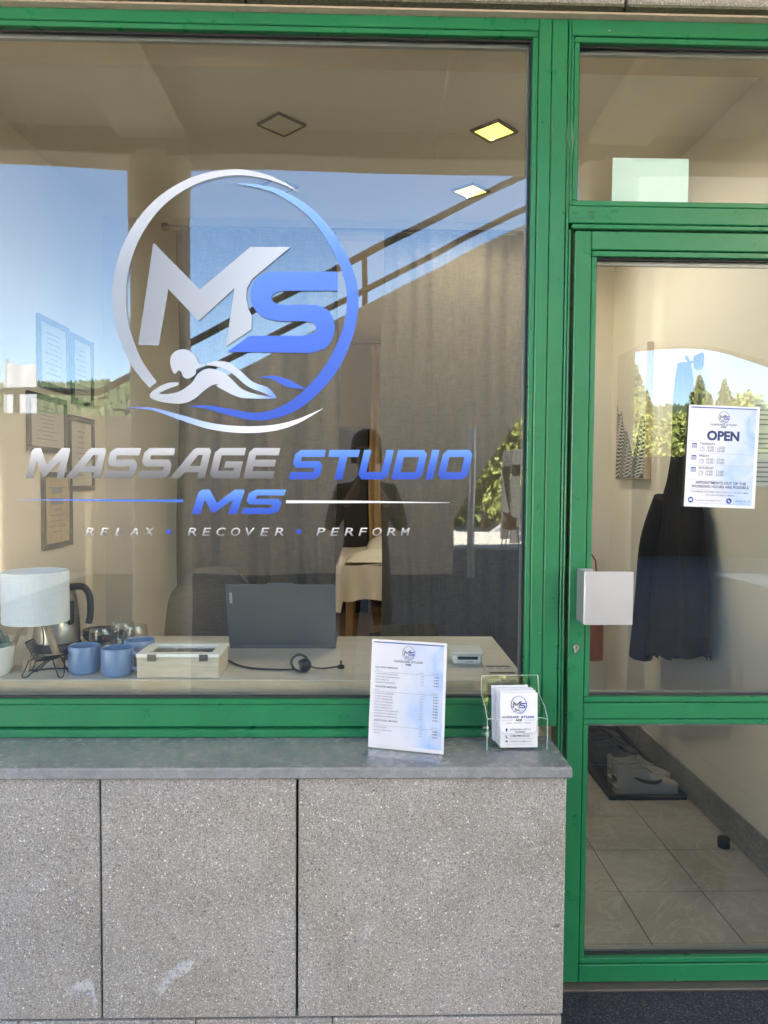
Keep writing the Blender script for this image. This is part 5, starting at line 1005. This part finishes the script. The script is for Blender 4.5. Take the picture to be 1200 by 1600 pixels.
# ---------------------------------------------------------------- the photographer, mirrored in the glass
def person():
    t = thing('person', 'person in dark clothes holding up a phone, mirrored in the shop window', 'person', (0, -2.5, -.031))
    V = {'pel': (0, -2.52, .95, .15, .11), 'wst': (0, -2.52, 1.10, .14, .10), 'chs': (0, -2.50, 1.32, .17, .12), 'nb': (0, -2.49, 1.47, .07, .07), 'nk': (0, -2.48, 1.53, .055, .055), 'hd0': (0, -2.46, 1.60, .07, .085), 'hd1': (0, -2.465, 1.68, .078, .095), 'hd2': (0, -2.475, 1.755, .045, .055)}
    for s, n_ in ((-1, 'l'), (1, 'r')):
        V.update({n_ + 'sh': (s * .165, -2.50, 1.41, .055, .055), n_ + 'el': (s * .225, -2.43, 1.17, .045, .045), n_ + 'wr': (s * .075, -2.22, 1.40, .03, .03), n_ + 'hd': (s * .05, -2.205, 1.44, .03, .022), n_ + 'hp': (s * .09, -2.52, .90, .09, .09), n_ + 'kn': (s * .11, -2.50, .50, .062, .062), n_ + 'an': (s * .12, -2.53, .07, .042, .042), n_ + 'ft': (s * .14, -2.36, .015, .04, .032)})
    E = [('pel', 'wst'), ('wst', 'chs'), ('chs', 'nb'), ('nb', 'nk'), ('nk', 'hd0'), ('hd0', 'hd1'), ('hd1', 'hd2')]
    for n_ in 'lr': E += [('chs', n_ + 'sh'), (n_ + 'sh', n_ + 'el'), (n_ + 'el', n_ + 'wr'), (n_ + 'wr', n_ + 'hd'), ('pel', n_ + 'hp'), (n_ + 'hp', n_ + 'kn'), (n_ + 'kn', n_ + 'an'), (n_ + 'an', n_ + 'ft')]
    for n_, s in (('l', -1), ('r', 1)):
        for k in range(4):
            a = n_ + 'f%d' % k; V[a] = (s * .043, -2.195, 1.43 + .017 * k, .009, .009); V[a + 'b'] = (s * .010, -2.187, 1.428 + .018 * k, .007, .007); E += [(n_ + 'hd', a), (a, a + 'b')]
        V[n_ + 't'] = (s * .03, -2.225, 1.475, .010, .010); V[n_ + 'tb'] = (s * .008, -2.205, 1.49, .008, .008); E += [(n_ + 'hd', n_ + 't'), (n_ + 't', n_ + 'tb')]
    ks = list(V); me = bpy.data.meshes.new('p'); me.from_pydata([V[k][:3] for k in ks], [(ks.index(a), ks.index(b_)) for a, b_ in E], []); o = bpy.data.objects.new('p', me); col.objects.link(o)
    md = o.modifiers.new('s', 'SKIN'); sk = me.skin_vertices[0].data
    for i, k in enumerate(ks): sk[i].radius = V[k][3:]; sk[i].use_root = (k == 'pel')
    o.modifiers.new('sub', 'SUBSURF').levels = 2
    dg = bpy.context.evaluated_depsgraph_get(); e = o.evaluated_get(dg).to_mesh(); mb = MB().add([v.co.copy() for v in e.vertices], [list(p.vertices) for p in e.polygons], True); bpy.data.objects.remove(o)
    m, nt, b = newmat('clothed_figure'); g = N(nt, 'ShaderNodeNewGeometry'); s = N(nt, 'ShaderNodeSeparateXYZ'); nt.links.new(g.outputs['Position'], s.inputs[0])
    hz = ramp(nt, s.outputs[2], [(0, (.012, .012, .013)), (.98, (.012, .012, .013)), (1, (.012, .012, .013))]); yz = N(nt, 'ShaderNodeMath', operation='GREATER_THAN'); nt.links.new(s.outputs[1], yz.inputs[0]); yz.inputs[1].default_value = -2.26
    hz2 = N(nt, 'ShaderNodeMath', operation='GREATER_THAN'); nt.links.new(s.outputs[2], hz2.inputs[0]); hz2.inputs[1].default_value = 1.50
    mxx = N(nt, 'ShaderNodeMath', operation='MAXIMUM'); nt.links.new(yz.outputs[0], mxx.inputs[0]); nt.links.new(hz2.outputs[0], mxx.inputs[1]); c = mixc(nt, mxx.outputs[0], hz.outputs[0], (.42, .26, .19)); nt.links.new(c, b.inputs['Base Color']); b.inputs['Roughness'].default_value = .7
    body = mb.build('body', m, t)
    rnd = random.Random(2); hb = MB().grid(lambda s, q: (.098 * math.sin(q * 1.75) * math.cos(2 * math.pi * s), -2.482 + .108 * math.sin(q * 1.75) * math.sin(2 * math.pi * s) - .012, 1.70 + .105 * math.cos(q * 1.75) + (.0 if math.sin(2 * math.pi * s) > .2 else -.10 * q)), 28, 12); hb.build('hair', M['black_frame'], t)
    fb = MB()
    for s in (-1, 1): fb.lathe([(0, -.010), (.009, -.006), (.011, 0), (.009, .006), (0, .010)], (s * .03, -2.375, 1.665), 10)
    fb.build('eyes', M['ink'], t); MB().tube([(0, -2.37, 1.665), (0, -2.352, 1.63), (0, -2.366, 1.62)], [.008, .012, .008], 8).build('nose', m, t); MB().tube([(-.022, -2.372, 1.593), (0, -2.366, 1.592), (.022, -2.372, 1.593)], .005, 6).build('mouth', M['ink_red'], t)
    ph = thing('smartphone', 'dark smartphone held up by the mirrored person', 'phone', (0, -2.185, 1.40)); MB().box(-.038, .038, -2.186, -2.178, 1.375, 1.53, .003).build('body', M['black'], ph); MB().box(-.03, -.004, -2.1778, -2.176, 1.49, 1.522, .002).build('camera_island', M['rail'], ph)
person()

for o in bpy.data.objects:
    if '_base' in o: del o['_base']
